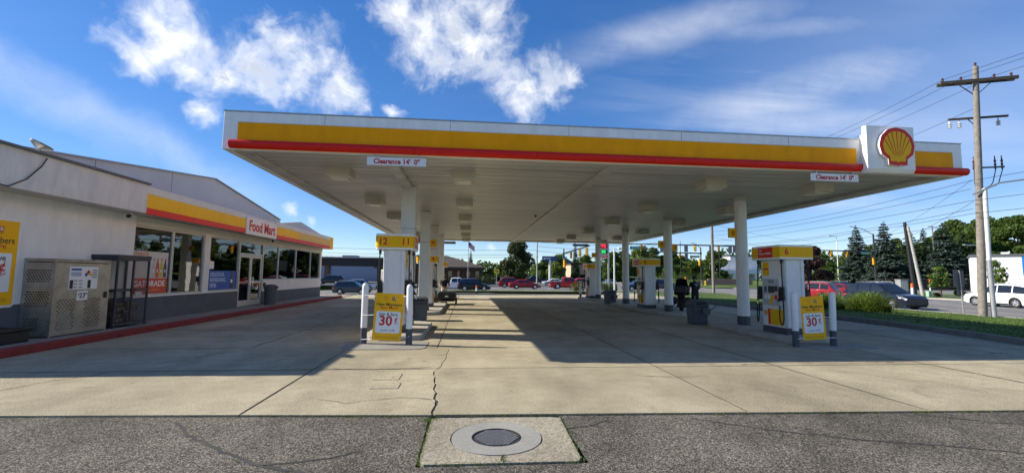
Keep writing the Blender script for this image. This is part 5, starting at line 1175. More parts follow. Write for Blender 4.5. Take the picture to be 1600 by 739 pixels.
def finish_people():
    dg = bpy.context.evaluated_depsgraph_get(); dg.update()
    for o, t, zones, J in BODIES:
        me = bpy.data.meshes.new_from_object(o.evaluated_get(dg)); me.materials.clear()
        ms = [skin, shirt, zones['pants'], boots]
        for m in ms: me.materials.append(m)
        pz = J['pelvis'][2]
        arms = [(Vector(J['sh_'+s]), Vector(J['el_'+s]), Vector(J['wr_'+s])) for s in 'lr']
        def segd(p, a, b): u = max(0, min(1, (p-a).dot(b-a)/(b-a).length_squared)); return (p-(a+(b-a)*u)).length
        for p in me.polygons:
            c = p.center; k = 1
            if c.z > J['neck'][2]+.005: k = 0
            elif c.z < .09: k = 3
            elif c.z < zones['hem']: k = 0
            elif c.z < pz+.03: k = 2
            for sh, el, wr in arms:
                cut = sh.lerp(el, zones['sleeve'])
                if segd(c, cut, el) < .085 and (c-cut).dot(el-sh) > 0 or segd(c, el, wr) < .08 or (c-wr).length < .22 and (c-wr).dot(wr-el) > -.02: 
                    if not (c.z < pz-.25 and (c-wr).length > .25): k = 0
            p.material_index = k
        me.polygons.foreach_set('use_smooth', [True]*len(me.polygons)); link('body', me, t)
    for o, *_ in BODIES: m = o.data; bpy.data.objects.remove(o); bpy.data.meshes.remove(m)
stand = dict(pelvis=(0, 0, .93), neck=(0, .0, 1.47), head=(0, -.02, 1.615), sh_l=(-.20, 0, 1.40), sh_r=(.20, 0, 1.40), el_l=(-.27, -.06, 1.12), el_r=(.27, -.06, 1.12), wr_l=(-.16, -.26, 1.05), wr_r=(.16, -.26, 1.05),
             hp_l=(-.10, 0, .87), hp_r=(.10, 0, .87), kn_l=(-.11, -.02, .48), kn_r=(.12, -.01, .48), an_l=(-.11, .02, .08), an_r=(.13, .02, .08), to_l=(-.12, -.15, .04), to_r=(.15, -.15, .04))
Jr = dict(stand); Jr.update(face=(-.3, 1, 0), head=(-.005, .02, 1.615), wr_l=(-.18, .24, 1.05), wr_r=(.14, .25, 1.08), el_l=(-.28, .06, 1.12), el_r=(.28, .06, 1.12), to_l=(-.12, .16, .04), to_r=(.15, .16, .04), kn_l=(-.11, .02, .48), kn_r=(.12, .02, .48))
pr_ = person('person in black shirt and dark trousers standing beside motorcycle, back turned', (11.15, 20.9, 0), 0, Jr, dict(pants=jeans, hem=.1, sleeve=.55))
on_face(MB(), face_M((0.0, -.172, 1.30), (1, 0, 0), (0, 0, 1)), [(-.13, .03), (-.06, .10), (.06, .10), (.13, .03), (.05, -.03), (0, -.09), (-.05, -.03)], 0, .004).build('shirt_print', mat('shirt_print', (.22, .22, .23), .8), pr_)
Jl = dict(stand); Jl.update(pelvis=(0, .04, .84), neck=(.02, -.04, 1.36), head=(.03, -.09, 1.49), sh_l=(-.19, -.04, 1.28), sh_r=(.21, -.04, 1.29), el_l=(-.27, -.10, 1.02), el_r=(.30, -.1, 1.03), wr_l=(-.10, -.28, .92), wr_r=(.18, -.30, .93), hp_l=(-.10, .04, .79), hp_r=(.10, .04, .79), kn_l=(-.12, -.07, .45), kn_r=(.12, -.07, .45))
person('person in black t-shirt and pale shorts leaning over black cargo box', (-1.36, 26.6, 0), 0, Jl, dict(pants=pale, hem=.46, sleeve=.5))
tb = thing('cargo_trailer', 'low black cargo trailer box parked by the far left pumps', 'trailer', (-1.15, 25.75, 0))
MB().add([(sx_*a, sy_*b, z) for a, b, z in ((.44, .50, .17), (.52, .58, .30), (.52, .58, .60), (.44, .50, .72)) for sx_, sy_ in ((-1, -1), (1, -1), (1, 1), (-1, 1))], [(3, 2, 1, 0), (12, 13, 14, 15)]+[(4*i+k, 4*i+(k+1) % 4, 4*i+4+(k+1) % 4, 4*i+4+k) for i in range(3) for k in range(4)]).build('box', black, tb, bevel=.05, seg=3)
MB().box(-.535, .535, -.595, .595, .50, .525).build('lid_seam', rubber, tb, bevel=.01); MB().box(-.1, .1, -.615, -.585, .42, .50).build('latch', chrome, tb)
for s in (-1, 1): wheel(.2, .12, tb, s*.42, 0, s).rotation_euler if False else None
for s in (-1, 1):
    MB().cyl((s*.47, -.05, .2), (s*.57, -.05, .2), .2, n=18).build('tyre', rubber, tb, smooth=True); MB().cyl((s*.565, -.05, .2), (s*.575, -.05, .2), .1, n=12).build('hub', chrome, tb)
    MB().box(s*.44-.05, s*.44+.05, -.61, -.58, .32, .38).build('rear_lamp', mat('taillight', (0, 0, 0)), tb)
MB().tube([(0, .55, .25), (0, 1.1, .3)], .03, 8).build('tow_bar', blacksteel, tb)
mt = thing('motorcycle', 'black touring motorcycle with tall windshield behind third right column', 'motorcycle', (10.55, 21.1, 0), R_(62))
def mwheel(x, r, w):
    o = MB(); n = 22; prof = [(r*.72, -w/2), (r*.92, -w/2), (r, 0), (r*.92, w/2), (r*.72, w/2)]; vs = []; fs = []
    for pr, py in prof:
        for k in range(n): a = 2*math.pi*k/n; vs.append((x+pr*math.cos(a), py, r+pr*math.sin(a)))
    for i in range(4):
        for k in range(n): fs.append((i*n+k, i*n+(k+1) % n, (i+1)*n+(k+1) % n, (i+1)*n+k))
    to = o.add(vs, fs).build('tyre', rubber, mt, smooth=True); rm = MB().cyl((x, -.05, r), (x, .05, r), r*.15, n=12)
    for k in range(8): a = k*math.pi/4; rm.bar((x, 0, r), (x+math.cos(a)*r*.74, 0, r+math.sin(a)*r*.74), .025)
    rm.build('rim', chrome, to)
mwheel(-.82, .33, .16); mwheel(.82, .32, .14)
MB().box(-.95, -.35, -.42, -.20, .38, .72).build('saddlebag', black, mt, bevel=.06, seg=3); MB().box(-.95, -.35, .20, .42, .38, .72).build('saddlebag', black, mt, bevel=.06, seg=3)
MB().box(-1.02, -.56, -.27, .27, .90, 1.24).build('top_case', black, mt, bevel=.07, seg=3)
MB().prism([(-.62, .70), (-.05, .66), (.12, .74), (.10, .80), (-.2, .78), (-.55, .90)], -.17, .17, 'y').build('seat', rubber, mt, bevel=.04)
MB().prism([(.02, .72), (.48, .78), (.52, .96), (.30, 1.03), (.05, .92)], -.16, .16, 'y').build('fuel_tank', black, mt, bevel=.06, seg=3)
MB().box(-.30, .42, -.20, .20, .20, .66).build('engine', mat('engine_metal', (.10, .10, .10), .4, .7), mt, bevel=.04)
MB().prism([(.48, .78), (.92, .74), (.98, .98), (.80, 1.16), (.55, 1.08)], -.38, .38, 'y').build('fairing', black, mt, bevel=.09, seg=3)
MB().add([(.86, -.34, 1.10), (.86, .34, 1.10), (.62, .24, 1.58), (.62, -.24, 1.58), (.91, 0, 1.10), (.66, 0, 1.62)], [(0, 4, 5, 3), (4, 1, 2, 5)]).build('windshield', mat('smoked_screen', (.012, .012, .014), .15, var=.1), mt)
MB().cyl((.95, 0, .92), (1.0, 0, .92), .09, n=16).build('headlight', mat('headlight', (0, 0, 0)), mt)
for s in (-1, 1): MB().tube([(.82, s*.1, .32), (.62, s*.13, .95)], .03, 8).build('fork', chrome, mt); MB().tube([(.60, s*.10, 1.08), (.45, s*.36, 1.12), (.32, s*.42, 1.08)], .018, 8).build('handlebar', chrome, mt); MB().tube([(.2, s*.22, .28), (-.4, s*.27, .26), (-1.0, s*.28, .28)], .045, 8).build('exhaust', chrome, mt)
MB().prism([(.50, .50), (.66, .66), (.98, .66), (1.16, .46), (1.10, .42), (.95, .60), (.70, .60), (.55, .46)], -.09, .09, 'y').build('front_fender', black, mt)
MB().tube([(0, .12, .3), (.05, .35, .02)], .014, 6).build('side_stand', blacksteel, mt)
# ================================================================== POLES, WIRES, SIGNALS
def sag(a, b, s, n=14):
    a, b = Vector(a), Vector(b); return [a.lerp(b, k/n)-Vector((0, 0, s*4*(k/n)*(1-k/n))) for k in range(n+1)]
UX, UY = 27.35, 21.2
up = thing('utility_pole', 'tall wooden utility pole with double crossarms and grey conduit', 'utility pole', (UX, UY, -.25)); Z = .25
MB().tube([(0, 0, 0), (.38, .02, 6), (.85, .03, 13.9)], [.19, .165, .125], 12).build('shaft', wood, up, smooth=True)
ax = Vector((.93, -.36, 0)).normalized()       # crossarm direction
top = Vector((.85, .03, 0))
for dz, off in ((13.05, .14), (13.05, -.14)):
    n_ = Vector((-ax.y, ax.x, 0))*off; MB().bar(top+n_-ax*1.75+Vector((0, 0, dz)), top+n_+ax*1.75+Vector((0, 0, dz)), .12, .17).build('crossarm', darkwood, up)
for s in (-1, 1): MB().bar(top+ax*s*.75+Vector((0, .1, 12.98)), top+Vector((0, .1, 12.25)), .05, .03).build('brace', darkwood, up)
n_ = Vector((-ax.y, ax.x, 0))*.15
MB().bar(top+n_-ax*1.35+Vector((0, 0, 11.0)), top+n_+ax*1.35+Vector((0, 0, 11.0)), .09, .11).build('crossarm', darkwood, up)
MB().bar(top+n_-ax*.45+Vector((0, 0, 10.95)), top+n_+Vector((0, 0, 10.4)), .04, .03).build('brace', darkwood, up)
porc = mat('porcelain', (.55, .57, .60), .2); brownp = mat('brown_porcelain', (.10, .04, .03), .25)
for f in (-1.3, -.85, .9):
    c = top+n_+ax*f+Vector((0, 0, 10.67)); MB().lathe([(.02, -.17), (.10, -.16), (.05, -.1), (.11, -.06), (.05, 0), (.11, .05), (.04, .1), (.02, .25)], 12, c=tuple(c)).build('cutout', porc, up, smooth=True)
MB().bar(top+n_-ax*.45+Vector((0, -.05, 8.15)), top+n_+ax*.95+Vector((0, -.05, 8.15)), .06, .08).build('terminator_bracket', darkwood, up)
for f in (-.35, .6, .9):
    c = top+n_+ax*f; MB().lathe([(.02, 8.0), (.045, 8.1), (.03, 8.2), (.06, 8.3), (.03, 8.4), (.06, 8.5), (.03, 8.6), (.02, 8.8)], 10, c=(c.x, c.y, 0)).build('cable_terminator', brownp, up, smooth=True)
    MB().tube([c+Vector((0, 0, 8.0)), c*.85+Vector((0, 0, 7.3)), c*.7+Vector((0, -.05, 7.1)), Vector((.46, -.2, 6.9))], .022, 6).build('riser_cable', wire, up, smooth=True)
MB().tube([(.46, -.22, 6.9), (.34, -.235, 3.0)], .10, 10).build('conduit', mat('pvc_white', (.62, .63, .64), .5), up, smooth=True); MB().tube([(.34, -.235, 2.99), (.36, -.25, 0)], .11, 10).build('conduit', mat('pvc_grey', (.33, .34, .36), .5, .2), up, smooth=True)
for f in (-1.55, -.7, .0, .8, 1.55):
    c = top+ax*f; MB().lathe([(.02, 13.14), (.06, 13.2), (.04, 13.26), (.07, 13.32), (.02, 13.4)], 10, c=(c.x, c.y, .0 if f else .75)).build('insulator', brownp, up, smooth=True)
la = MB().tube([(0, 0, 6.6), (.9, -.6, 7.15), (2.1, -1.35, 7.3)], .045, 8).build('lamp_arm', steel, up, smooth=True); MB().box(1.95, 2.75, -1.62, -1.32, 7.24, 7.40).build('lamp_head', steel, la, bevel=.05)
base = Vector((UX, UY, -.25))
def pole(name, label, x, y, h, r, m, z0=-.3, lean=(0, 0), cat='utility pole', arms=()):
    t = thing(name, label, cat, (x, y, z0)); MB().tube([(0, 0, 0), (lean[0]*.5, lean[1]*.5, h/2), (lean[0], lean[1], h)], [r, r*.88, r*.72], 10).build('shaft', m, t, smooth=True)
    for dz, hw in arms:
        MB().bar((-hw+lean[0], -.12+lean[1], h-dz), (hw+lean[0], -.12+lean[1], h-dz), .09, .11).build('crossarm', darkwood, t)
        for q in (-hw*.85, -hw*.35, hw*.85): MB().lathe([(.02, 0), (.05, .05), (.03, .1), (.05, .15), (.01, .2)], 8, c=(q+lean[0], -.12+lean[1], h-dz+.05)).build('insulator', brownp, t)
    return t
p2y = 56.5
pole('utility_pole', 'pale utility pole rising between pump 4 and the third right column', 27.6, 47.6, 13.4, .17, wood, arms=((.3, 1.2), (2, 1.0)))
p2 = Vector((27.6, 47.6, -.3))
def wires(label, pairs, r=.012):
    t = thing('overhead_wires', label, 'wires', (UX, UY, 0))
    for a, b, s in pairs: MB().tube([q-Vector((UX, UY, 0)) for q in sag(a, b, s)], r, 4).build('wire', wire, t)
w3 = [base+top+ax*f+Vector((0, 0, 13.3)) for f in (-1.55, -.7, .8)]
wires('three thin power lines from pole top running back over canopy', [(w3[k], p2+Vector((q, 0, 13.4)), .9) for k, q in enumerate((-1.0, -.4, 1.0))]+[(w3[k], Vector((UX+3+k*.5, -30, 13)), .8) for k in range(3)]+[(base+top+Vector((0, 0, 11.6)), p2+Vector((0, 0, 11.0)), .9)], .011)
lo = [5.05, 5.55, 5.8, 6.25, 6.9, 7.35]
wires('bundle of lower communication lines running along the road verge', [(base+Vector((-.1, 0, z)), p2+Vector((0, -.1, z-.15)), .25+.12*(k % 3)) for k, z in enumerate(lo)]+[(base+Vector((-.1, 0, z)), Vector((UX+2, -35, z+.6)), .5) for z in lo[1::2]], .012)
wires('power lines crossing the intersection toward the far corner', [(p2+Vector((0, 0, z)), Vector((64, 75, z+.5)), .5) for z in (6.6, 8.1)]+[(base+Vector((0, 0, z)), Vector((60, 62, z)), .7) for z in (6.2, 7.4)], .012)
pole('utility_pole', 'wooden utility pole behind the big tree near the bank sign', PX(839, 92), 92, 11.2, .16, mat('pale_wood', (.42, .40, .36), .9, var=.2), arms=((.35, 1.1),))
q0 = Vector((PX(839, 92), 92, 0))
wires('distant power lines running left past the flagpole over the bank', [(q0+Vector((o, 0, z)), Vector((-70, 96, z+1.2)), .8) for o, z in ((0, 7.1), (.3, 5.6), (-.3, 6.1))]+[(q0+Vector((0, 0, z)), Vector((34, 76, z-1)), .5) for z in (8.8, 7.9, 6.9)], .03)
pole('steel_pole', 'plain black steel pole beside the grey utility cabinet', PX(1428, 47), 47, 8.6, .22, blacksteel, -.15, (-.75, 0), 'pole')
pole('utility_pole', 'leaning pale wooden pole right of the black steel pole', PX(1440, 46), 46, 8.0, .18, mat('pale_wood', (0, 0, 0)), -.15, (-1.1, .2))
pole('utility_pole', 'distant wooden utility pole with crossarm above the spruces', PX(1462, 92), 92, 14.6, .16, wood, -.3, arms=((.3, 1.2),))
pole('light_pole', 'far parking lot light pole left of the signal pole', PX(1338, 100), 100, 11.4, .10, blacksteel, -.3, cat='lamp post')
pole('light_pole', 'thin dark light pole behind the long signal arm', PX(1064, 105), 105, 11.0, .09, blacksteel, -.3, cat='lamp post'); pole('light_pole', 'dark parking light pole between signal heads and tree', PX(1125, 96), 96, 8.8, .12, blacksteel, -.3, cat='lamp post')
def street_lamp(label, x, y, h, dx, m=None, r=.09):
    t = thing('street_lamp', label, 'street lamp', (x, y, -.2)); m = m or white
    MB().tube([(0, 0, 0), (0, 0, h)], [r, r*.75], 10).build('post', m, t, smooth=True); MB().bar((0, 0, h-.08), (dx, 0, h-.02), .08).build('arm', m, t); MB().box(min(dx*.4, dx*1.1), max(dx*.4, dx*1.1), -.18, .18, h-.06, h+.10).build('lamp_head', m, t, bevel=.03)
street_lamp('short white forecourt lamp post right of the price sign', 15.0, 44.3, 4.75, 1.0)
street_lamp('tall white lamp post with curved arm over the far road', PX(1310, 110), 110, 13.5, -2.2, r=.12)
street_lamp('far street lamp with long pale arm right of spruces', PX(1548, 70), 70, 8.2, -4.5, steel)
def signal_head(parent, c, facing, n=3, back=False):
    """housing with visors; facing = direction (x, y) of the lenses"""
    f = Vector((facing[0], facing[1], 0)).normalized(); rt = Vector((-f.y, f.x, 0)); c = Vector(c); h = .36*n
    M4 = face_M(c, rt, (0, 0, 1)); M4n = M4
    hb = on_face(MB(), M4, rrect(.36, h, .03), -.10, .10).build('signal_head', sigyellow, parent)
    nz = (M4.to_3x3() @ Vector((0, 0, 1)))
    for k in range(n):
        z = h/2-.18-.36*k; p0 = M4 @ Vector((0, z, .10)); p1 = M4 @ Vector((0, z, .30))
        MB().cyl(p0, p1, .15, .15, n=12, cap=False).build('visor', sigyellow, hb); MB().cyl(M4 @ Vector((0, z, .095)), M4 @ Vector((0, z, .125)), .13, n=12).build('lens', mat('lens_%d' % k, [(.22, .01, .01), (.2, .1, .01), (.01, .12, .05)][k % 3], .2), hb)
    if back: on_face(MB(), M4, rrect(.75, h+.35, .04), -.125, -.105).build('backplate', mat('backplate_grey', (.20, .20, .20), .6), hb)
    return hb
def signal_mast(label, px, py, z_arm, h, end, heads, signs=(), lum=None, r=.17, z0=-.3):
    t = thing('traffic_signal', label, 'traffic signal', (px, py, z0), 0, 'traffic signals at the junction')
    MB().tube([(0, 0, 0), (0, 0, h)], [r, r*.7], 12).build('pole', blacksteel, t, smooth=True); MB().cyl((0, 0, 0), (0, 0, .35), r*1.5, n=12).build('base', blacksteel, t)
    a = Vector((0, 0, z_arm-z0)); e = Vector((end[0]-px, end[1]-py, end[2]-z0)); d = (e-a).normalized()
    MB().tube([a, a.lerp(e, .5), e], [.15, .125, .09], 10).build('mast_arm', blacksteel, t, smooth=True); MB().cyl(a-Vector((0, 0, .2)), a+Vector((0, 0, .2)), r*1.25, n=12).build('arm_flange', blacksteel, t)
    for f, facing, n, bk in heads:
        p = a.lerp(e, f) if f >= 0 else Vector((0, 0, z_arm-z0-1.9))+d*.4
        q = p-Vector((0, 0, .62 if f >= 0 else 0)); MB().cyl(p, q, .03, n=6).build('hanger', blacksteel, t); signal_head(t, q-Vector((0, 0, .05)) + Vector((0, -.12, 0)), facing, n, bk)
    for f, s, w, dz, hz in signs:
        p = a.lerp(e, f) if f >= 0 else Vector((0, 0, z_arm-z0-.65))+d*.55
        M4 = face_M(p+Vector((0, -.2, -dz)), (1, 0, 0), (0, 0, 1)); g_ = on_face(MB(), M4, rrect(w, hz, .03), -.01, .01).build('street_sign', green, t)
        on_face(MB(), M4, rrect(w-.05, hz-.05, .02), .010, .0125).build('sign_field', green, g_)
        if s: text(s, hz*.62, printwhite, g_, M4 @ Matrix.Translation((0, 0, .016)), .012, xs=min(1, w*.88/(len(s)*hz*.62*.52)))
        for q in (-w*.4, w*.4): MB().cyl(p+Vector((q, -.15, .05)), p+Vector((q, -.19, -dz+hz/2-.02)), .02, n=6).build('hanger', blacksteel, t)
    if lum:
        MB().tube([(0, 0, h-.2), (lum[0]*.5, 0, h+lum[1]*.8-.1), (lum[0], 0, h+lum[1])], .06, 8).build('luminaire_arm', blacksteel, t, smooth=True); MB().box(lum[0]-.35 if lum[0] < 0 else lum[0]-.15, lum[0]+.15 if lum[0] < 0 else lum[0]+.35, -.15, .15, h+lum[1]-.06, h+lum[1]+.08).build('luminaire', steel, t, bevel=.04)
    return t
b1 = P(881, 396, 83); e1_ = P(921, 384, 58)
signal_mast('black signal mast with arm rising left of the price sign', b1.x, 83, b1.z, 7.2, e1_, [(.35, (-.3, -1), 3, False), (.68, (.9, -.3), 3, False), (.9, (.9, -.4), 3, False), (-1, (.5, -1), 4, False)], [(-1, 'Romence Rd', 1.0, .3, .5)])
b2 = P(1157, 384.5, 82.5); e2_ = P(979, 381, 82.5)
signal_mast('long black signal arm spanning the road behind right columns', b2.x, 82.5, b2.z, 7.6, e2_, [(.06, (0, 1), 3, True), (.10, (0, 1), 3, True), (.20, (-.2, -1), 3, False), (.27, (0, 1), 3, True), (.41, (.3, -1), 3, False), (.49, (0, 1), 3, True), (.70, (0, 1), 3, True), (.875, (-.2, -1), 3, False)], [(.915, '', .02, .9, .02), (.92, 'Romence Rd', 2.55, .75, .55)])
b3 = P(1095, 396, 92); e3_ = P(1016, 393.5, 92)
signal_mast('black signal mast with Romence Rd Pkwy sign left of the round tree', b3.x, 92, b3.z, 8.6, e3_, [(.42, (-.2, -1), 3, False), (.30, (0, 1), 3, True), (-1, (.4, -1), 4, False)], [(.13, 'Romence Rd Pkwy', 2.2, .75, .45)], (-1.9, .9))
b4 = P(1366, 393.5, 83); e4_ = P(1262, 390.5, 83)
signal_mast('black signal mast before the spruces with luminaire arm', b4.x, 83, b4.z, 11.4, e4_, [(.42, (-.2, -1), 3, True), (.66, (-.2, -1), 3, True), (.88, (0, 1), 3, False), (-1, (-.25, -1), 4, False)], [(.15, 'Romence Rd', 2.1, .35, .5)], (-5.0, 1.4), r=.22)
b5 = thing('pedestrian_signal', 'thin black pedestrian signal post right of the signal mast', 'pedestrian signal', (PX(1383, 70), 70, -.3)); MB().cyl((0, 0, 0), (0, 0, 3.6), .07, n=8).build('post', blacksteel, b5); MB().box(-.25, .25, -.2, .1, 2.7, 3.3).build('signal_box', black, b5, bevel=.03)
# signs
ps = thing('price_sign', 'tall fuel price sign with red and green digits behind right columns', 'price sign', (14.15, 45, -.2))
for x in (-.48, .46): MB().cyl((x, 0, 0), (x, 0, 6.6), .09, n=10).build('post', steel, ps, smooth=True)
pcab = MB().box(-.62, .42, -.14, .14, 3.75, 6.9).build('cabinet', mat('sign_cabinet', (.62, .62, .62), .4), ps, bevel=.03)
for z0, z1, s, m_ in ((4.75, 5.28, '98', ledred), (4.22, 4.66, '88', ledgreen), (3.82, 4.14, '9/10', printwhite)):
    MB().box(-.54, .34, -.152, -.141, z0, z1).build('digit_panel', signpanel if m_ is not printwhite else red, pcab); text(s, (z1-z0)*1.05, m_, pcab, face_M((-.1, -.156, (z0+z1)/2-.0), (1, 0, 0), (0, 0, 1)), .02, 'CENTER', name='digits')
em2 = face_M((-.1, -.142, 6.1), (1, 0, 0), (0, 0, 1)); emblem(pcab, em2, .9, .02, simple=True)
bs = thing('bank_sign', 'blue bank sign on white post beyond the intersection', 'sign', (PX(859, 110), 110, -.3)); MB().cyl((0, 0, 0), (0, 0, 6.0), .28, n=14).build('post', white, bs, smooth=True)
bp_ = MB().box(-1.95, 1.95, -.2, .2, 5.75, 6.95).build('panel', bluesign, bs, bevel=.04); text('PNC', .72, printwhite, bp_, face_M((-.40, -.205, 6.35), (1, 0, 0), (0, 0, 1)), .02); text('BANK', .62, mat('faded_blue', (.10, .18, .40), .5), bp_, face_M((.95, -.205, 6.35), (1, 0, 0), (0, 0, 1)), .0)
on_face(MB(), face_M((-1.4, -.201, 6.35), (1, 0, 0), (0, 0, 1)), [(.3*math.cos(k*math.pi/3), .3*math.sin(k*math.pi/3)) for k in range(6)], 0, .01).build('emblem', printwhite, bp_)
on_face(MB(), face_M((-1.3, -.212, 6.38), (1, 0, 0), (0, 0, 1)), [(-.06, -.1), (.16, 0), (-.06, .12)], 0, .006).build('emblem_arrow', mat('pnc_orange', (.7, .25, .02), .5), bp_)
rs = thing('road_sign', 'grey back of a road sign on thin post before utility pole', 'road sign', (26.9, 21.75, -.12)); MB().bar((0, 0, 0), (-.09, 0, 2.35), .06, .04).build('post', steel, rs)
gb_ = mat('sign_back', (.13, .13, .14), .5, .3); MB().box(-.42, .22, .03, .036, 1.45, 2.33).build('panel', gb_, rs); MB().box(-.26, .14, .03, .036, 1.0, 1.44).build('lower_panel', gb_, rs)
ys_ = thing('warning_sign', 'small yellow warning sign in front of the big tree', 'road sign', (PX(776, 84), 84, -.3)); MB().cyl((0, 0, 0), (0, 0, 2.6), .05, n=6).build('post', steel, ys_); on_face(MB(), face_M((0, -.06, 2.75), (1, 0, 0), (0, 0, 1)), rrect(1.0, .85, .1), -.01, .01).build('panel', mat('warn_yellow', (.75, .55, .02), .5), ys_); on_face(MB(), face_M((0, -.06, 2.75), (1, 0, 0), (0, 0, 1)), [(-.3, -.08), (.1, -.08), (.1, -.22), (.34, 0), (.1, .22), (.1, .08), (-.3, .08)], .01, .014).build('arrow', printblack, ys_)
def marker(label, x, y, h, z, topm=None, r=.07):
    t = thing('marker_post', label, 'marker post', (x, y, z), 0, 'orange marker posts'); MB().cyl((0, 0, 0), (.0, 0, h*.68), r, n=10).build('post', printwhite, t, smooth=True); MB().lathe([(r*1.05, h*.68), (r*1.05, h*.95), (r*.4, h), (.01, h)], 10).build('cap', topm or mat('marker_orange', (.75, .13, .02), .5), t, smooth=True)
marker('orange capped white marker post beside the grey cabinet', PX(1424, 45), 45, 1.5, -.18, r=.13); marker('orange capped white marker post left of the sapling', PX(1452, 48), 48, 2.1, -.15); marker('orange marker post on the verge in front of black SUV', PX(745, 46.5), 46.5, .8, -.2, r=.09); marker('orange topped marker post before the trees behind right motorcycle', PX(1071, 86), 86, 1.9, -.1, r=.12)
cb = thing('utility_cabinet', 'tall grey utility cabinet on the far verge', 'cabinet', (PX(1408, 47.5), 47.5, -.15)); MB().box(-.5, .5, -.35, .35, 0, 1.8).build('housing', mat('cabinet_grey', (.30, .31, .31), .5, .2), cb, bevel=.03); MB().box(-.53, .53, -.38, .38, 1.801, 1.9).build('roof_cap', mat('cabinet_grey', (0, 0, 0)), cb, bevel=.02); MB().box(-.44, .44, -.36, -.351, .15, 1.7).build('door', steel, cb)
gbx = thing('green_pedestal', 'small pale green utility pedestal beside leaning pole', 'pedestal', (PX(1443, 45.5)+.5, 45.5, -.2)); MB().box(-.2, .2, -.18, .18, 0, .6).build('body', mat('pale_green', (.30, .45, .32), .6), gbx, bevel=.05); MB().box(-.22, .22, -.2, .2, .601, .68).build('cap', mat('pale_green', (0, 0, 0)), gbx, bevel=.02)
hy = thing('fire_hydrant', 'yellow fire hydrant left of the brick retaining wall', 'hydrant', (PX(1102, 88), 88, .15)); ym = mat('hydrant_yellow', (.75, .50, .03), .5); MB().lathe([(.22, 0), (.22, .08), (.14, .1), (.14, .62), (.18, .64), (.17, .74), (.08, .86), (.03, .92), (.01, .92)], 14).build('barrel', ym, hy, smooth=True)
for s in (-1, 1): MB().cyl((s*.12, 0, .5), (s*.27, 0, .5), .075, n=10).build('nozzle_cap', ym, hy)
# flagpole
fpo = thing('flagpole', 'flagpole with stars and stripes flag before the bank roof', 'flagpole', (PX(731, 88), 88, -.3)); MB().tube([(0, 0, 0), (0, 0, 9.2)], [.08, .04], 8).build('pole', steel, fpo, smooth=True)
fl_ = MB(); fw_, fh_ = 2.0, 1.1
cols = [mat('flag_red', (.45, .02, .03), .8), mat('flag_white', (.7, .7, .7), .8), mat('flag_blue', (.02, .03, .14), .8)]
def fpt(u, v): return (u*fw_*.62, .12*math.sin(u*7), 8.6-u*.95-v*fh_+.05*math.sin(u*6+v*2))
for k in range(13):
    q = MB(); st_ = .4 if k < 7 else 0
    for i in range(8):
        u0, u1 = st_+(1-st_)*i/8, st_+(1-st_)*(i+1)/8; q.quad(fpt(u0, k/13), fpt(u1, k/13), fpt(u1, (k+1)/13), fpt(u0, (k+1)/13))
    q.build('stripe', cols[k % 2], fpo)
q = MB()
for i in range(4): q.quad(fpt(.1*i, 0), fpt(.1*i+.1, 0), fpt(.1*i+.1, 7/13), fpt(.1*i, 7/13))
q.build('canton', cols[2], fpo)
# ================================================================== BUILDINGS BEYOND
brown = mat('brown_shingle', (.075, .058, .045), .9, var=.25, scale=2, bump=.3); dkbrown = mat('dark_brown', (.035, .030, .027), .8, var=.2); bluewall = mat('blue_grey_wall', (.27, .31, .40), .85, var=.06)
bk = thing('bank_building', 'low brown hip roofed bank behind the left columns', 'building', (-12, 104, -.33)); bx0, bx1 = PX(600, 104)+12, PX(757, 104)+12
MB().box(bx0, bx1-1.0, -4.5, 12, 0, 3.5).build('wall', brick, bk)
MB().add([(bx0-1, -6.5, 3.3), (bx1, -6.5, 3.3), (bx1, 14, 3.3), (bx0-1, 14, 3.3), (bx0-1, -6.5, 3.75), (bx1, -6.5, 3.75), (bx1, 14, 3.75), (bx0-1, 14, 3.75), (bx0+3, 3, 6.6), (bx1-9, 3, 6.6)], [(0, 1, 2, 3), (0, 1, 5, 4), (1, 2, 6, 5), (2, 3, 7, 6), (3, 0, 4, 7), (4, 5, 9, 8), (5, 6, 9), (6, 7, 8, 9), (7, 4, 8)]).build('roof', brown, bk)
for k in range(9):
    x = bx1-1.8-k*2.0
    if x > bx0+1: f = MB().box(x-.5, x+.5, -4.56, -4.501, .5, 3.0).build('window', dkbrown, bk); MB().box(x-.42, x+.42, -4.575, -4.561, .6, 2.9).build('pane', carglass, f)
for k in range(4): MB().box(bx1-1.2-k*4.5, bx1-.8-k*4.5, -6.2, -5.8, 0, 3.3).build('post', dkbrown, bk)
dt = thing('drive_through', 'flat drive-through canopy with dark fascia and brick pillar', 'canopy', (PX(550, 98), 98, -.33)); dx0, dx1 = PX(498, 98)-PX(550, 98), PX(620, 98)-PX(550, 98)
MB().box(dx0-3, dx1+6, 0, 9, 3.75, 5.35).build('fascia', dkbrown, dt); MB().box(dx0-3.2, dx1+6.2, -.2, 9.2, 5.351, 5.6).build('roof_edge', mat('pale_edge', (.35, .35, .36), .6), dt); MB().box(-3, 0, 3, 6, 5.6, 6.1).build('roof_unit', mat('pale_edge', (0, 0, 0)), dt)
for px_ in (509, 592): MB().box(PX(px_, 98)-PX(550, 98)-.45, PX(px_, 98)-PX(550, 98)+.45, .3, 1.2, 0, 3.75).build('brick_pillar', brick if px_ == 509 else dkbrown, dt)
MB().cyl((dx0+2.4, .6, 0), (dx0+2.2, .6, 3.75), .1, n=8).build('downpipe', bluesign, dt)
bw = thing('rear_wall_building', 'plain blue grey wall of a building behind drive-through', 'building', (PX(550, 125), 125, -.33)); MB().box(-30, 21, 0, 12, 0, 5.6).build('wall', bluewall, bw); MB().box(-30.2, 21.2, -.2, 12.2, 5.601, 5.8).build('roof_edge', mat('pale_edge', (0, 0, 0)), bw)
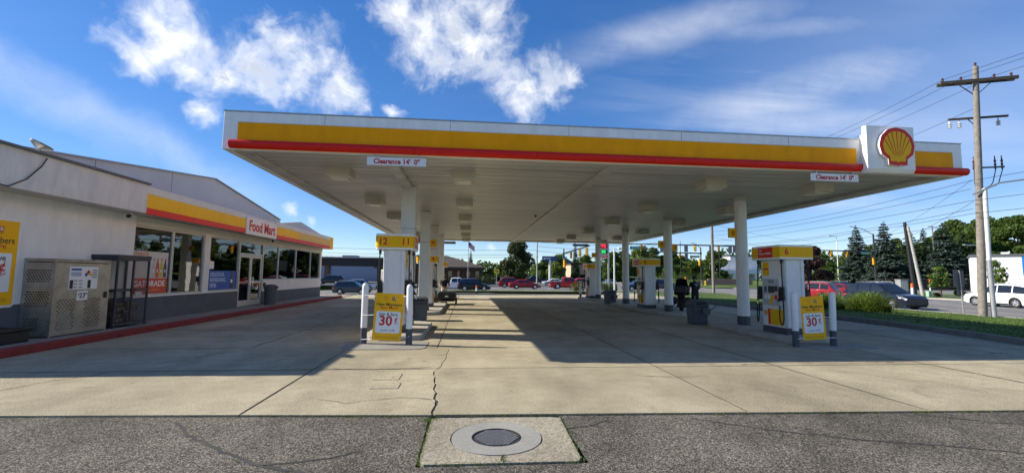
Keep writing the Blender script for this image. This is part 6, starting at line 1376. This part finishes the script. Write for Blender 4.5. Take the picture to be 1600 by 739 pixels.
db = MB().box(12, 16, -.3, -.01, 0, 1.9).build('garage_door', mat('mossy_brown', (.09, .10, .06), .8), bw)
ww = thing('white_building', 'long white flat roofed building with blue panel at right', 'building', (PX(1519, 66), 66, -.25)); wdir = Matrix.Rotation(R_(-50), 4, 'Z')
def wbx(*a, **k): m_ = MB(); m_.box(*a, M4=wdir); return m_
wbx(0, 30, 0, 10, 0, 6.0).build('wall', mat('bright_white', (.74, .74, .74), .7, var=.04), ww); wbx(-.2, 30.2, -.25, 10.2, 6.001, 6.3).build('roof_edge', midgrey, ww)
wbx(5.6, 12.5, -.06, -.005, 2.9, 5.9).build('blue_panel', mat('panel_blue', (.01, .18, .55), .5), ww); wbx(3.6, 4.4, 2, 3, 6.3, 6.7).build('roof_unit', white, ww)
wbx(14, 18, -.05, -.005, .3, 3.2).build('window', carglass, ww)
wc = thing('white_store', 'stepped white building beyond the road left of pump 6', 'building', (PX(1155, 150), 150, 0))
MB().box(-3.2, 7.5, 0, 10, 1.2, 9.5).build('tower_wall', mat('bright_white', (0, 0, 0)), wc); MB().box(-3.6, 8, -.4, 10.4, 9.501, 10.0).build('tower_edge', midgrey, wc); MB().box(-8, -3.21, .5, 10, 1.2, 7.8).build('wing_wall', mat('bright_white', (0, 0, 0)), wc); MB().box(-8.4, -3.3, .1, 10, 7.801, 8.2).build('wing_edge', midgrey, wc)
MB().box(-14, 10, -4, -.01, 3.2, 4.4).build('porch_canopy', white, wc)
for x in (-12.5, -4, 4): MB().box(x-.6, x+.6, -3.7, -2.5, 0, 3.2).build('pillar', white, wc)
MB().box(-14, 10, -.009+.5, 9, 0, 1.19).build('base_wall', brick, wc)
tn = thing('tan_building', 'small tan flat roofed building among far trees', 'building', (PX(912, 150), 150, -.3)); MB().box(-4.5, 4.5, 0, 8, 0, 6.0).build('wall', mat('tan_wall', (.50, .40, .26), .8), tn); MB().box(-4.8, 4.8, -.3, 8.3, 6.001, 6.4).build('roof_edge', brown, tn); MB().box(-3, 3, -.05, -.005, .6, 2.6).build('window', carglass, tn)
hs1 = thing('house', 'small pale house with grey roof among far trees', 'house', (PX(1057, 160), 160, -.3)); MB().box(-6, 6, 0, 8, 0, 5).build('wall', mat('pale_siding', (.5, .48, .44), .8), hs1); MB().prism([(-7, 5), (7, 5), (0, 8.5)], -.5, 8.5, 'y').build('roof', midgrey, hs1)
for x in (-3, 3): MB().box(x-.7, x+.7, -.05, -.005, 1.5, 3.2).build('window', carglass, hs1)
hs2 = thing('house', 'grey gabled house behind the left signal mast', 'house', (PX(885, 165), 165, -.3)); MB().box(-6, 6, 0, 9, 0, 4.5).build('wall', mat('grey_siding', (.32, .33, .36), .8), hs2); MB().prism([(-7, 4.5), (7, 4.5), (0, 8.8)], -.5, 9.5, 'y').build('roof', midgrey, hs2)
for x in (-3, 3): MB().box(x-.7, x+.7, -.05, -.005, 1.5, 3.2).build('window', carglass, hs2)
# brick retaining wall on a lawn rise (each course block is a piece)
hl_ = MB(); hx0, hx1 = PX(1040, 100), PX(1250, 100)
for i in range(10):
    for j in range(4):
        f = lambda a, b: (hx0+(hx1-hx0)*a/10, 82+b*14, (-.3 if b == 0 else [0, .35, 1.2, 1.6, 1.7][b])+.15*math.sin(a))
        hl_.quad(f(i, j), f(i+1, j), f(i+1, j+1), f(i, j+1))
struct('lawn_rise', hl_, grassm, smooth=True)
rwl = thing('retaining_wall', 'curved red brown block retaining wall on the far lawn', 'wall', (PX(1135, 90), 90, .25)); blk = mat('wall_block', (.34, .20, .16), .9, var=.25, scale=2)
b0 = None
for row in range(4):
    for k in range(22):
        x = -5.2+.52*k+(.26 if row % 2 else 0); y = .012*x*x
        if row == 3 and (k < 2): continue
        if b0 is None: b0 = MB().box(-.25, .25, -.2, .2, 0, .30).build('block', blk, rwl, bevel=.02)
        o = b0 if (row == 0 and k == 0) else b0.copy()
        if o is not b0: COL.objects.link(o); o.parent = rwl
        o.location = (x, y+random.uniform(-.02, .02), row*.31); o.rotation_euler = (0, 0, math.atan(.024*x))
sw_ = thing('stone_sign_wall', 'low grey stone wall at the foot of the big tree', 'wall', (PX(804, 80), 80, -.3)); stn = mat('field_stone', (.28, .26, .23), .9, var=.35, scale=3)
for row in range(3):
    for k in range(12):
        wv_ = random.uniform(.28, .40); MB().box(-2.3+k*.4, -2.3+k*.4+wv_, -.25+random.uniform(-.03, .03), .25, row*.3, row*.3+random.uniform(.24, .29)).build('stone', stn, sw_, bevel=.03)
fence = thing('brown_fence', 'long dark brown board fence in front of the spruces', 'fence', (PX(1385, 84), 84, -.3)); fm_ = mat('fence_brown', (.075, .045, .032), .85, var=.25); pl0 = None
for k in range(130):
    if pl0 is None: pl0 = MB().box(-.16, .16, -.02, .02, 0, 2.3).build('board', fm_, fence); continue
    o = pl0.copy(); COL.objects.link(o); o.parent = fence; o.location = (k*.335, -.05*k, random.uniform(-.03, .03))
# ================================================================== TREES
def leaf_mesh(name, centers, radii, n, size, m, flat=.0, rng=None):
    rng = rng or RNG; c = np.array(centers); r = np.array(radii); vol = r[:, 0]*r[:, 1]*r[:, 2]; idx = rng.choice(len(c), n, p=vol/vol.sum())
    d = rng.normal(size=(n, 3)); d /= np.linalg.norm(d, axis=1)[:, None]; rad = rng.uniform(.35, 1.0, n)**.5
    p = c[idx]+d*rad[:, None]*r[idx]; s = rng.uniform(.6, 1.25, n)*size
    a = rng.normal(size=(n, 3)); a += d*.6; a[:, 2] *= (1-flat); a /= np.linalg.norm(a, axis=1)[:, None]; b = np.cross(a, rng.normal(size=(n, 3))); b /= np.linalg.norm(b, axis=1)[:, None]; cc = np.cross(a, b)
    v = np.empty((n*4, 3)); v[0::4] = p-b*s[:, None]*.6; v[1::4] = p+cc*s[:, None]*.42-a*s[:, None]*.08; v[2::4] = p+b*s[:, None]*.6; v[3::4] = p-cc*s[:, None]*.42+a*s[:, None]*.08
    return quads(name, v, m)
def quads(name, v, m):
    n = len(v)//4; me = bpy.data.meshes.new(name); me.vertices.add(n*4); me.vertices.foreach_set('co', v.ravel()); me.loops.add(n*4); me.loops.foreach_set('vertex_index', np.arange(n*4)); me.polygons.add(n)
    me.polygons.foreach_set('loop_start', np.arange(n)*4); me.polygons.foreach_set('loop_total', np.full(n, 4)); me.update(calc_edges=True); me.materials.append(m); return me
def decid(seed, H_, Wd, m, n=5200, leaf=.46, trunk=.22, crown_from=.22):
    rng = np.random.default_rng(seed); cs = []; rs = []
    for k in range(46):
        z = rng.uniform(0, 1)**1.15; prof = math.sin(math.pi*min(1, (z*.66+.30)))**.75; a = rng.uniform(0, 6.283); rr = Wd/2*prof*math.sqrt(rng.uniform(.1, 1))*.80
        q = rng.uniform(.11, .20)*Wd; cs.append((rr*math.cos(a), rr*math.sin(a), H_*(crown_from+.06+(1-crown_from-.12)*z))); rs.append((q, q, q*.72))
    crown = leaf_mesh('crown', cs, rs, n, leaf, m, rng=rng)
    tb_ = MB().tube([(0, 0, 0), (.06, .03, H_*.3), (0, 0, H_*.75)], [Wd*.028+.05, Wd*.020+.03, .03], 8)
    for c in cs[:14]:
        z0 = H_*rng.uniform(.18, .45); tb_.tube([(0, 0, z0), (c[0]*.5, c[1]*.5, z0+(c[2]-z0)*.6), c], [.07*Wd/6, .045*Wd/6, .015], 5)
    t_ = tb_.build('trunk', bark, None, smooth=True); tm = t_.data; bpy.data.objects.remove(t_)
    return (crown, tm)
def conifer(seed, H_, Wd, m, n=7000, leaf=.34):
    rng = np.random.default_rng(seed); levels = 26; P0 = []; 
    br = []
    for k in range(levels):
        f = k/(levels-1); z = H_*(.06+.92*f); R0 = Wd/2*(1-f)**.85*rng.uniform(.88, 1.08)+.05; nb_ = max(5, int(18*(1-f))+6)
        for j in range(nb_):
            a = rng.uniform(0, 6.283); br.append((z, a, R0*rng.uniform(.72, 1.08)))
    w = np.array([b[2] for b in br]); idx = rng.choice(len(br), n, p=w/w.sum()); u = rng.uniform(.12, 1, n)**.75; zz = np.array([b[0] for b in br])[idx]; aa = np.array([b[1] for b in br])[idx]; RR = w[idx]
    sp_w = .16*RR*(1.2-u)+.10; off = rng.normal(size=n)*sp_w*1.25
    x = np.cos(aa)*u*RR-np.sin(aa)*off; y = np.sin(aa)*u*RR+np.cos(aa)*off; z = zz-u*RR*.30+.22*RR*u**3*1.0+rng.normal(size=n)*.06-np.abs(off)*.3
    p = np.stack([x, y, z], 1); s = rng.uniform(.6, 1.2, n)*leaf
    d = np.stack([np.cos(aa+rng.normal(size=n)*.5), np.sin(aa+rng.normal(size=n)*.5), -.35+rng.normal(size=n)*.25], 1); d /= np.linalg.norm(d, axis=1)[:, None]
    sd_ = np.cross(d, np.stack([rng.normal(size=n)*.35, rng.normal(size=n)*.35, np.ones(n)], 1)); sd_ /= np.linalg.norm(sd_, axis=1)[:, None]
    v = np.empty((n*4, 3)); v[0::4] = p-d*s[:, None]*.6; v[1::4] = p+sd_*s[:, None]*.32; v[2::4] = p+d*s[:, None]*.7; v[3::4] = p-sd_*s[:, None]*.32
    crown = quads('crown', v, m); t_ = MB().tube([(0, 0, 0), (0, 0, H_*.97)], [.16*Wd/5+.06, .02], 8)
    for (z, a, R0) in br[::2]: t_.tube([(0, 0, z), (math.cos(a)*R0*.9, math.sin(a)*R0*.9, z-R0*.2)], [.03, .008], 4)
    t_ = t_.build('trunk', bark, None); tm = t_.data; bpy.data.objects.remove(t_); return (crown, tm)
def tree(proto, label, x, y, s, sz=None, rz=0, z=-.35, name='tree', group=None):
    t = thing(name, label, 'tree', (x, y, z), rz, group); t.scale = (s, s, sz or s); link('crown', proto[0], t); link('trunk', proto[1], t); return t
maple = decid(3, 8.6, 7.6, leafd, 9000, .36, crown_from=.12)
d1 = decid(11, 9, 7.5, leafg, 8500, .40, crown_from=.03); d2 = decid(12, 9, 7.0, leafl, 8500, .40, crown_from=.02); d3 = decid(13, 9, 6.2, leafg, 8500, .38, crown_from=.06); pp = decid(21, 7.4, 6.6, leafp, 8000, .34, crown_from=.10)
sap = decid(31, 3.2, 2.0, leafl, 700, .20, crown_from=.30); sp1 = conifer(41, 14.5, 9.4, leafb, 24000, .46); sp2 = conifer(42, 14.5, 8.2, leafs, 20000, .46); spn = conifer(43, 9, 3.0, leafs, 4000, .34)
tall = decid(51, 17.5, 12, leafg, 15000, .52, crown_from=.12)
tree(maple, 'big dark leafed tree standing above the red sedan', PX(809, 86), 86, 1.0, name='maple_tree')
tree(spn, 'narrow dark spruce beside the flagpole behind the bank roof', PX(735, 118), 118, 1.0, .95, name='spruce_tree')
tree(d3, 'light green tree left of the big dark tree', PX(783, 108), 108, .55, name='tree'); tree(d1, 'dark rounded bush tree right of bank entrance', PX(764, 102), 102, .42, name='tree')
G_ = 'broadleaf trees beyond the intersection'
for k, (px, Y, s, sz, pr, lb) in enumerate([
    (852, 150, 1.0, .80, d1, 'low green tree left of the blue bank sign post'), (872, 140, .95, .95, d2, 'bright green tree just right of the bank sign post'), (841, 175, .9, .75, d2, 'small far green tree below the bank sign'),
    (915, 165, 1.2, 1.0, d1, 'green tree behind the tan building'), (958, 135, 1.05, 1.0, d3, 'dark green tree right of the price sign'), (975, 150, 1.2, 1.1, d1, 'green tree behind the white lamp post'),
    (1000, 135, 1.1, 1.25, d2, 'tall pale green tree behind pump 4'), (1022, 140, 1.1, 1.15, d1, 'green tree right of pump 4 valance'), (1052, 115, .80, .95, d3, 'bright green tree left of third right column'), (1062, 120, .85, .70, d2, 'light green bushy tree behind the right motorcycle'), (1082, 125, .85, .75, d2, 'light green tree beneath the Pkwy street sign'),
    (1117, 112, 1.0, .92, d1, 'round dark green tree right of the Pkwy signal mast'), (1068, 170, 1.3, 1.1, d3, 'far green tree beyond the Pkwy sign'), (1040, 150, 1.1, 1.0, d1, 'green tree behind the third right column'), (1098, 140, 1.0, .8, d3, 'green tree just right of the Pkwy mast pole'), (930, 140, .9, .7, d2, 'light green tree behind the farthest right pump'), (1143, 190, 1.0, .7, d1, 'low far tree left of the stepped white building'),
    (1212, 150, 1.25, 1.32, d2, 'pale green treetop above the pump 6 valance'), (1318, 118, .8, .48, d2, 'light green shrub tree on the lawn before spruces'), (1336, 112, .8, .5, d1, 'green shrub tree left of the signal mast'),
    (1292, 170, 1.3, .9, d1, 'far green tree behind the right signal heads')]):
    tree(pr, lb, PX(px, Y), Y, s*1.12, sz*1.12, k*1.3, group=G_)
tree(spn, 'dark conifer top between left signal mast and tan building', PX(899, 150), 150, 1.3, 1.55, name='spruce_tree')
tree(pp, 'dark purple leafed tree right of pump 6', PX(1266, 68), 68, 1.0, .98, .6, name='purple_tree')
tree(sp1, 'blue spruce behind the signal mast, leftmost of the spruces', PX(1341, 100), 100, 1.05, 1.08, name='spruce_tree'); tree(sp1, 'large blue spruce right of the signal mast', PX(1385, 92), 92, 1.12, 1.08, 1.0, name='spruce_tree'); tree(sp2, 'green spruce behind the two poles', PX(1425, 100), 100, 1.1, 1.05, 2.0, name='spruce_tree'); tree(sp1, 'broad blue spruce left of the utility pole', PX(1478, 86), 86, 1.2, 1.02, 2.6, name='spruce_tree'); tree(sp2, 'dark spruce right of the leaning pole', PX(1447, 108), 108, 1.15, 1.12, .4, name='spruce_tree'); tree(sp2, 'dark spruce overlapped by the white building corner', PX(1508, 90), 90, 1.05, .95, 3.0, name='spruce_tree')
for k, (px, Y, s, sz, pr, lb) in enumerate([(1500, 125, 1.15, 1.22, tall, 'tall green tree behind the utility pole'), (1545, 118, 1.15, 1.22, tall, 'tall airy tree above the white building'), (1590, 110, 1.15, 1.18, tall, 'tall green tree at the right edge above blue panel'), (1640, 110, 1.2, 1.1, tall, 'tall tree just beyond the right edge'), (1570, 130, 1.0, 1.22, d3, 'bare topped green tree above the white roof'), (1400, 135, 1.3, 1.75, d1, 'green tree behind the spruces'), (1362, 130, 1.2, 1.5, d3, 'green tree between the signal mast and largest spruce'), (1432, 125, 1.3, 1.6, d2, 'light green tree behind the leaning pole'), (1520, 112, .95, .95, tall, 'green tree just right of the utility pole'), (1328, 140, 1.2, 1.3, d1, 'green tree left of the leftmost spruce'), (1460, 135, 1.35, 1.9, d3, 'green tree left of the distant crossarm pole')]):
    tree(pr, lb, PX(px, Y), Y, s, sz, k*.9, group='tall trees on the right')
tree(sap, 'small young tree on far verge right of the marker posts', PX(1468, 47), 47, 1.25, 1.15, name='sapling'); tree(sap, 'small young tree in front of the white building', PX(1556, 52), 52, 1.25, 1.5, 1.2, name='sapling')
# far wood along the horizon
v = []; cs = []; rs = []
for a in np.arange(-72, 75, .9):
    d = 300+random.uniform(-30, 40); x, y = math.sin(R_(a))*d, math.cos(R_(a))*d; h = random.uniform(8, 14)*(1.3 if a > 25 else 1.0); cs.append((x, y, h*.5)); rs.append((6, 6, h*.55))
fwm = leaf_mesh('far_wood', cs, rs, 40000, 1.7, leafg); tag(link('far_wood', fwm), 'far band of green woodland along the horizon', 'woodland', kind='stuff')
# shrubs on the verge
def lily(label, x, y, r, h, n, m=lilym):
    z = vergez(x, y)-.03; t = thing('shrub', label, 'shrub', (x, y, z)); vs = []
    for k in range(n):
        a = random.uniform(0, 6.283); b = random.uniform(0, 6.283); q = math.sqrt(random.random())*r*.6; bx, by = q*math.cos(b), q*math.sin(b); ln = r*random.uniform(.35, .95); hh = h*random.uniform(.45, 1.1)*(1-.55*(q/(r*.6))**2); wd = random.uniform(.012, .024)
        pv_ = None
        for i in range(5):
            u = i/4; c = Vector((bx+math.cos(a)*ln*u**1.5, by+math.sin(a)*ln*u**1.5, hh*(1-(1-u)**1.8)*(1-.32*u**3))); w_ = wd*(1-u)**.6+.001; sd = Vector((-math.sin(a), math.cos(a), 0))*w_
            if pv_: vs += [pv_[0], pv_[1], c+sd, c-sd]
            pv_ = (c-sd, c+sd)
    link('leaves', quads('leaves', np.array([tuple(q) for q in vs]), m), t); MB().lathe([(r*.45, 0), (r*.38, h*.3), (r*.1, h*.45)], 10).build('stems', mat('stem_green', (.035, .06, .012), .9), t)
sx0, sy0 = 21.6, 25.3
lily('arching yellow green daylily shrub, largest on the verge before navy SUV', 21.2, 21.6, 1.35, 1.35, 1100); lily('daylily shrub on the verge nearest the right poster', 20.4, 23.4, 1.2, 1.2, 800); lily('daylily shrub behind the others beside the road', 23.0, 24.0, 1.3, 1.25, 800)
def bush(label, x, y, s, m=leafg, flowers=None, z=None):
    t = thing('shrub', label, 'shrub', (x, y, vergez(x, y) if z is None else z)); cs = [(random.gauss(0, .35)*s, random.gauss(0, .25)*s, random.uniform(.25, .75)*s) for _ in range(12)]; rs = [(.3*s, .3*s, .26*s)]*12
    link('leaves', leaf_mesh('leaves', cs, rs, 1400, .10, m), t); tb_ = MB()
    for c in cs: tb_.tube([(0, 0, 0), c], [.02, .006], 4)
    tb_.build('stems', bark, t)
    if flowers: link('flowers', leaf_mesh('flowers', cs, rs, 220, .10, flowers), t)
pinkf = mat('pink_flower', (.42, .16, .14), .7)
bush('flowering shrub on rear verge in front of the red pickup', PX(898, 45.5), 45.5, 1.3, leafg, pinkf); bush('green shrub on the rear verge below the price sign', PX(944, 45.5), 45.5, 1.35); bush('small low green shrub right of price sign post', PX(958, 46.5), 46.5, .8, leafl); bush('low yellow green shrub on the far verge before white building', PX(1496, 47), 47, .9, leafl, z=-.18); bush('dark low shrub by the far verge saplings', PX(1462, 46), 46, .5, leafd, z=-.2); bush('round dark shrub right of bank entrance', PX(765, 95), 95, 2.6, leafd, z=-.3)
for k, px in enumerate((1040, 1058, 1076, 1092)): bush(['green shrub at the foot of trees behind pump 4', 'green shrub behind the right motorcycle', 'green shrub left of the Pkwy mast base', 'green shrub touching the Pkwy mast base'][k], PX(px, 96), 96, 3.0, leafg, z=.2)
finish_texts(); finish_people()
